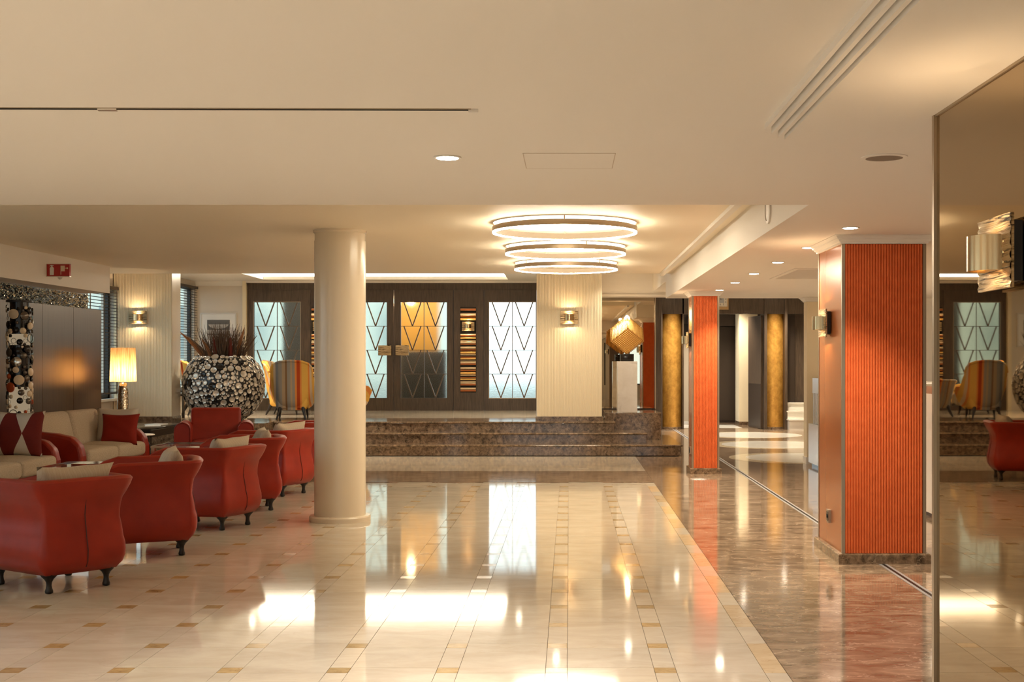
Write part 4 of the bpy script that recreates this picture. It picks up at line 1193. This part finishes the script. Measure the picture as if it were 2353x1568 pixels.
# ------------------------------------------------------------------ upholstered shells
def lerp_list(t, ks):
    for (a, va), (b, vb) in zip(ks[:-1], ks[1:]):
        if t <= b:
            u = (t - a) / (b - a) if b > a else 0; u = u * u * (3 - 2 * u)
            return va + (vb - va) * u
    return ks[-1][1]
def u_path(wb, wf, yb, yf, rc, bow, n_side=8, n_c=5, n_back=11):
    """plan path from right front, round the back, to left front; returns (x, y, nx, ny, s) with s=-1..1, 0 at back centre"""
    pts = []
    # right side
    for i in range(n_side):
        t = i / (n_side - 1); pts.append((wf / 2 + (wb / 2 - wf / 2) * t, yf + (yb + rc - yf) * t))
    cx, cy = wb / 2 - rc, yb + rc
    for i in range(1, n_c):
        a = -PI / 2 * i / n_c; pts.append((cx + rc * math.cos(a), cy + rc * math.sin(a)))
    for i in range(n_back + 1):
        t = i / n_back; x = (wb / 2 - rc) * (1 - 2 * t); pts.append((x, yb - bow * (1 - (1 - 2 * t) ** 2)))
    rest = [(-x, y) for x, y in reversed(pts[:n_side + n_c - 1])]
    pts = pts + rest
    out = []; N = len(pts)
    for i, (x, y) in enumerate(pts):
        a = pts[max(i - 1, 0)]; b = pts[min(i + 1, N - 1)]
        dx, dy = b[0] - a[0], b[1] - a[1]; l = math.hypot(dx, dy)
        out.append((x, y, -dy / l * -1 if False else dy / l * -1, dx / l, 0))
    # outward normals: path runs right->back->left (clockwise seen from above), outward = rotate direction by -90..: fix sign by centre test
    res = []
    for i, (x, y, nx, ny, _) in enumerate(out):
        if nx * x + ny * (y - (yf + yb) / 2) < 0: nx, ny = -nx, -ny
        res.append((x, y, nx, ny, 2 * i / (N - 1) - 1))
    return res
def u_shell(path, ztop, zb, prof, thick, zin):
    mb = MB(); rings = []
    NT = 14
    for x, y, nx, ny, s in path:
        zt = ztop(s); ring = []
        for k in range(NT + 1):
            t = k / NT; o = lerp_list(t, prof); ring.append((x + nx * o, y + ny * o, zb + (zt - zb - .02) * t))
        oT = lerp_list(1, prof)
        for q in (0.25, 0.5, 0.75):
            a = PI * q; ring.append((x + nx * (oT - thick / 2 + thick / 2 * math.cos(a)), y + ny * (oT - thick / 2 + thick / 2 * math.cos(a)), zt - .02 + .02 * math.sin(a)))
        oi = oT - thick
        for t in (1.0, .66, .33, 0.0):
            o = oi + (1 - t) * (-.03); ring.append((x + nx * o, y + ny * o, zin + (zt - .02 - zin) * t))
        ring.append((x - nx * .12, y - ny * .12, zb))
        rings.append(ring)
    m = len(rings[0]); vs = [p for r in rings for p in r]; fs = []
    for i in range(len(rings) - 1):
        for k in range(m):
            l = (k + 1) % m; fs.append((i * m + k, i * m + l, (i + 1) * m + l, (i + 1) * m + k))
    fs.append(tuple(range(m))); fs.append(tuple((len(rings) - 1) * m + k for k in reversed(range(m))))
    return mb.add(vs, fs)
LEG = MB().lathe([(0.014, 0), (0.024, .004), (0.026, .018), (0.020, .034), (0.017, .055), (0.019, .075), (0.030, .095), (0.048, .112), (0.056, .128)], 14).mesh(smooth=60)
TPROF = [(0, -.045), (.05, -.008), (.12, .014), (.24, .018), (.42, -.004), (.60, -.022), (.74, -.014), (.88, .026), (.96, .056), (1.0, .062)]
def tub_chair(label, loc, rz):
    t = thing('tub_armchair', label, 'armchair', loc, rz, 'red leather tub armchairs')
    path = u_path(.58, .74, -.36, .40, .045, .018)
    def zt(s):
        a = abs(s)
        return .748 - .012 * a - (.10 * ((a - .90) / .10) ** 1.3 if a > .90 else 0)
    sh = u_shell(path, zt, .122, TPROF, .085, .40)
    obj('shell', sh.mesh(smooth=48), 'red_leather', t)
    obj('seat', rbox_mesh(.56, .70, .30, .05, 3, .02), 'red_leather', t, (0, .05, .27))
    sm = MB(); pts = []
    for k in range(15):
        q = .06 + .84 * k / 14; pts.append((0, -.378 - lerp_list(q, TPROF) - .001, .122 + .62 * q))
    obj('back_seam', sm.tube(pts, .0035, 5).mesh(), 'seam', t)
    for sx, sy in ((-.2, -.27), (.2, -.27), (-.24, .30), (.24, .30)):
        obj('leg', LEG, 'black_metal', t, (sx, sy, 0))
    return t
def place(cbx, cby, ang):
    """back centre on the floor and facing angle in degrees -> origin and rotation"""
    a = math.radians(ang); return (cbx + math.cos(a) * .36, cby + math.sin(a) * .36, 0), a - PI / 2
CH = [(-3.16, 8.24, 140, 'nearest red leather tub armchair at the left picture edge, seen from behind', 1),
      (-2.98, 9.98, 200, 'second red tub armchair of the row, turned sideways behind the nearest one', 2),
      (-2.93, 11.36, 161, 'third red tub armchair of the row, its seamed back towards the round column', 3),
      (-2.98, 12.92, 198, 'fourth red tub armchair of the row, mostly hidden by the third', 4),
      (-3.02, 14.15, 157, 'fifth red tub armchair of the row, half behind the round column', 5),
      (-2.95, 16.1, 190, 'farthest red tub armchair, almost hidden behind the round column', 6)]
first = None
PILM = [pillow_mesh(.54, .42, .17, 14, s) for s in range(3)]
for cbx, cby, ang, lab, k in CH:
    loc, rz = place(cbx, cby, ang)
    if first is None: first = tub_chair(lab, loc, rz)
    else: dup(first, loc, rz, lab, 'red leather tub armchairs')
    a = math.radians(ang)
    pc_ = Vector((loc[0], loc[1], 0)) - Vector((math.cos(a), math.sin(a), 0)) * .16
    nm = ['nearest', 'second', 'third', 'fourth', 'fifth', 'farthest'][k - 1]
    p = obj('patterned_pillow', PILM[k % 3], 'zebra_fabric', None, (pc_.x, pc_.y, .63), (math.radians(24), 0, rz))
    tag(p, 'beige zebra patterned pillow in the %s red tub armchair' % nm, 'pillow', 'zebra pillows in the tub armchairs')

# ------------------------------------------------------------------ sofas along the partition
def sofa(label, loc, rz, length):
    """faces local +y; origin at floor centre"""
    t = thing('sofa', label, 'sofa', loc, rz, 'red and cream sofas')
    D = .86; L2 = length / 2
    obj('base', rbox_mesh(length - .1, D - .06, .24, .03, 2), 'red_leather', t, (0, 0, .25))
    back = MB().prism_x([(-D / 2, .10), (-D / 2 - .02, .55), (-D / 2 + .0, .70), (-D / 2 + .06, .735), (-D / 2 + .13, .70), (-D / 2 + .18, .40), (-D / 2 + .18, .10)], -L2 + .04, L2 - .04)
    obj('backrest', back.mesh(smooth=50), 'red_leather', t)
    for sx in (-1, 1):
        prof = [(-D / 2 + .0, .10), (-D / 2 - .02, .60), (-D / 2 + .02, .715), (-D / 2 + .30, .715), (D / 2 - .30, .690), (D / 2 - .12, .650), (D / 2 - .03, .56), (D / 2, .44), (D / 2 + .01, .12)]
        am = MB().prism_x(prof, -.075, .075)
        o = obj('arm', am.mesh(), 'red_leather', t, (sx * (L2 - .075), 0, 0))
        bv = o.modifiers.new('round', 'BEVEL'); bv.width = .035; bv.segments = 3
    n = 2; w = (length - .32) / n
    cm = rbox_mesh(w - .008, D - .14, .17, .05, 3, .03); bm_ = rbox_mesh(w - .02, .20, .46, .07, 3)
    for i in range(n):
        x = -L2 + .16 + w * (i + .5)
        obj('seat_cushion', cm, 'cream_fabric', t, (x, .09, .415))
        obj('back_cushion', bm_, 'cream_fabric', t, (x, -.20, .68), (math.radians(14), 0, 0))
    for sx in (-1, 1):
        for sy in (-1, 1):
            obj('leg', LEG, 'black_metal', t, (sx * (L2 - .12), sy * (D / 2 - .1), 0))
    return t
sofa('red sofa with cream cushions at the left picture edge, harlequin pillow on it', (-5.88, 12.55, 0), -PI / 2 + .02, 2.1)
sofa('red sofa with cream cushions below the lit partition, red pillow on it', (-5.80, 15.05, 0), -PI / 2 - .06, 1.95)
def pil(name, label, w, h, t, mat, loc, rot, seed):
    return tag(obj(name, pillow_mesh(w, h, t, 16, seed), mat, None, loc, rot), label, 'pillow')
pil('harlequin_pillow', 'white pillow with dark red diamond pattern on the left sofa', .50, .50, .15, 'harlequin', (-5.76, 13.22, .735), (math.radians(-12), 0, math.radians(6)), 1)
pil('white_pillow', 'plain white pillow leaning behind the red pillow on the far sofa', .52, .46, .14, 'pillow_white', (-5.62, 15.68, .70), (math.radians(-14), 0, math.radians(4)), 2)
pil('red_pillow', 'plain dark red pillow leaning on the far sofa', .46, .40, .15, 'pillow_red', (-5.52, 15.50, .665), (math.radians(-16), 0, math.radians(2)), 4)

# club armchair facing the camera in front of the planter
def club(label, loc, rz):
    t = thing('club_armchair', label, 'armchair', loc, rz)
    W_ = .98
    bk = MB().prism_x([(-.42, .10), (-.47, .55), (-.49, .82), (-.45, .875), (-.38, .86), (-.30, .55), (-.26, .30), (-.26, .10)], -.33, .33)
    o = obj('backrest', bk.mesh(), 'red_leather', t); b = o.modifiers.new('round', 'BEVEL'); b.width = .03; b.segments = 3
    obj('seat', rbox_mesh(.62, .72, .34, .06, 3, .02), 'red_leather', t, (0, .02, .28))
    poly = [(-.10, .10), (-.10, .58)] + [(-.10 * math.cos(PI * k / 10), .60 + .10 * math.sin(PI * k / 10)) for k in range(1, 10)] + [(.10, .58), (.10, .10)]
    for sx in (-1, 1):
        a = obj('arm', MB().prism_y(poly, -.40, .40).mesh(smooth=40), 'red_leather', t, (sx * .40, 0, 0))
        obj('arm_piping', MB().tube([(x * 1.0, .402, z) for x, z in poly], .008, 5).mesh(smooth=60), 'red_leather', a)
    for sx in (-1, 1):
        for sy in (-1, 1):
            obj('leg', LEG, 'black_metal', t, (sx * .40, sy * .32, 0))
    return t
club('red leather club armchair with round arms facing the camera before the planter', (-4.74, 16.9, 0), math.radians(180 + 14))
bc = club('red armchair top showing behind the end of the partition', (-7.0, 18.75, 0), math.radians(-90))
bc.scale = (.72, .72, .9)

# ------------------------------------------------------------------ striped chairs on the platform
def wing_chair(label, loc, rz, high=True):
    t = thing('striped_wing_chair' if high else 'striped_low_chair', label, 'armchair', loc, rz, 'striped chairs on the platform')
    path = u_path(.60, .74, -.34, .38, .17, .03, 8, 6, 11)
    H = 1.00 if high else .66
    def zt(s):
        a = abs(s)
        return .56 + (H - .56) * (1 - lerp_list(a, [(0, 0.0), (.34, .03), (.46, .12), (.62, .55 if high else .5), (.78, 1.0), (1.0, 1.0)])) - (.08 * ((a - .93) / .07) if a > .93 else 0)
    prof = [(0, -.15), (.06, -.10), (.2, -.05), (.45, -.01), (.7, .02), (.9, .045), (1.0, .06)]
    obj('shell', u_shell(path, zt, .155, prof, .10, .40).mesh(smooth=50), 'stripe_fabric', t)
    obj('seat', rbox_mesh(.52, .62, .30, .06, 3, .03), 'stripe_fabric', t, (0, .06, .31))
    rim = [(x + nx * (.055 - .0), y + ny * .055, zt(s) - .012) for x, y, nx, ny, s in path if abs(s) < (.62 if high else .7)]
    obj('edge_roll', MB().tube(rim, .022, 7).mesh(smooth=60), 'stripe_fabric', t)
    for sx, sy, ex, ey in ((-.19, -.22, -.05, -.09), (.19, -.22, .05, -.09), (-.22, .24, -.02, .03), (.22, .24, .02, .03)):
        obj('leg', MB().tube([(sx, sy, .20), (sx + ex * .4, sy + ey * .4, .11), (sx + ex, sy + ey, 0.0)], [.034, .024, .013], 8).mesh(smooth=60), 'black_metal', t)
    return t
wing_chair('tall striped wing chair seen from behind beside the disc planter', (-4.74, 21.62, PF), math.radians(8))
wing_chair('striped chair with orange wing half hidden behind the tall wing chair', (-5.22, 23.3, PF), math.radians(-95))
wing_chair('striped chair peeking out left of the planter near the window', (-6.75, 23.2, PF), math.radians(-60))
wing_chair('low striped chair half hidden behind the round column', (-4.05, 22.35, PF), math.radians(-20), False)
tb = thing('dark_side_table', 'low dark table under the striped chairs behind the planter', 'table', (-6.93, 22.1, PF))
obj('top', rbox_mesh(.6, .6, .04, .006, 1), 'black_lacquer', tb, (0, 0, .40))
for sx in (-1, 1):
    for sy in (-1, 1):
        obj('leg', B(sx * .25 - .02, sx * .25 + .02, sy * .25 - .02, sy * .25 + .02, 0, .38).mesh(), 'black_lacquer', tb)

# ------------------------------------------------------------------ tables and lamp
t1 = thing('dark_table', 'large black table with magazines beside the platform', 'table', (-6.315, 18.68, 0))
obj('top', rbox_mesh(.77, 1.55, .035, .005, 1), 'black_lacquer', t1, (0, 0, .533))
obj('apron', MB().box(-.37, .37, -.76, -.73, .42, .516).box(-.37, .37, .73, .76, .42, .516).box(-.37, -.34, -.73, .73, .42, .516).box(.34, .37, -.73, .73, .42, .516).mesh(), 'black_lacquer', t1)
for sx in (-1, 1):
    for sy in (-1, 1):
        obj('leg', B(sx * .34 - .03, sx * .34 + .03, sy * .73 - .03, sy * .73 + .03, 0, .43).mesh(), 'black_lacquer', t1)
for i, (x, y, a, lab) in enumerate(((-6.12, 18.55, .3, 'glossy magazine lying open on the large black table'), (-6.2, 18.95, -.2, 'pale folder lying at the back of the large black table'))):
    mg = thing('magazine', lab, 'magazine', (x, y, .551), a)
    obj('cover', B(-.11, .11, -.15, .15, 0, .004).mesh(), 'paper', mg)
    obj('pages', B(-.107, .107, -.147, .147, .004, .010).mesh(), 'sign_white', mg)
tl = thing('table_lamp', 'silver mosaic table lamp with lit pleated amber shade', 'table lamp', (-6.08, 17.2, .501))
obj('base', MB().lathe([(0.095, 0), (0.095, .02), (.088, .03), (.068, .58), (.062, .66), (.045, .70), (.012, .715), (.012, .76)], 32).mesh(smooth=50), 'mosaic_silver', tl)
obj('shade', MB().lathe([(.176, .725), (.160, 1.185)], 40, (0, 0, 0), False).mesh(smooth=50), 'lamp_shade', tl)
obj('bulb', MB().lathe([(.02, .84), (.035, .88), (.03, .92), (.01, .94)], 12).mesh(smooth=50), 'bulb', tl)
lamp_point('lamp_glow', (0, 0, .86), 26, WARM2, .04, tl)
t2 = thing('round_side_table', 'small round glass topped side table with black legs', 'table', (-5.96, 17.28, 0))
obj('top', MB().lathe([(.27, .488), (.275, .494), (.27, .50)], 40).mesh(smooth=40), 'paper', t2)
for k in range(3):
    a = 2 * PI * k / 3 + .5
    obj('leg', MB().tube([(math.cos(a) * .05, math.sin(a) * .05, .40), (math.cos(a) * .17, math.sin(a) * .17, .40), (math.cos(a) * .20, math.sin(a) * .20, .34), (math.cos(a) * .20, math.sin(a) * .20, 0)], .026, 8).mesh(smooth=50), 'black_lacquer', t2)
obj('ring', MB().lathe([(.21, .40), (.21, .488), (.18, .488), (.18, .40), (.21, .40)], 32, (0, 0, 0), False).mesh(smooth=40), 'black_lacquer', t2)
for x, y, lab in ((-4.62, 12.2, 'glass coffee table between the near sofa and the tub armchairs'), (-4.55, 15.2, 'glass coffee table before the club armchair')):
    t3 = thing('coffee_table', lab, 'table', (x, y, 0), 0, 'glass coffee tables')
    obj('top', rbox_mesh(.72, .72, .018, .004, 1), 'clear_glass', t3, (0, 0, .495))
    obj('rim', MB().box(-.37, .37, -.37, -.355, .480, .505).box(-.37, .37, .355, .37, .480, .505).box(-.37, -.355, -.355, .355, .480, .505).box(.355, .37, -.355, .355, .480, .505).mesh(), 'chrome', t3)
    obj('shelf', B(-.33, .33, -.33, .33, .14, .16).mesh(), 'black_lacquer', t3)
    for sx in (-1, 1):
        for sy in (-1, 1):
            obj('leg', B(sx * .345 - .02, sx * .345 + .02, sy * .345 - .02, sy * .345 + .02, 0, .48).mesh(), 'chrome', t3)
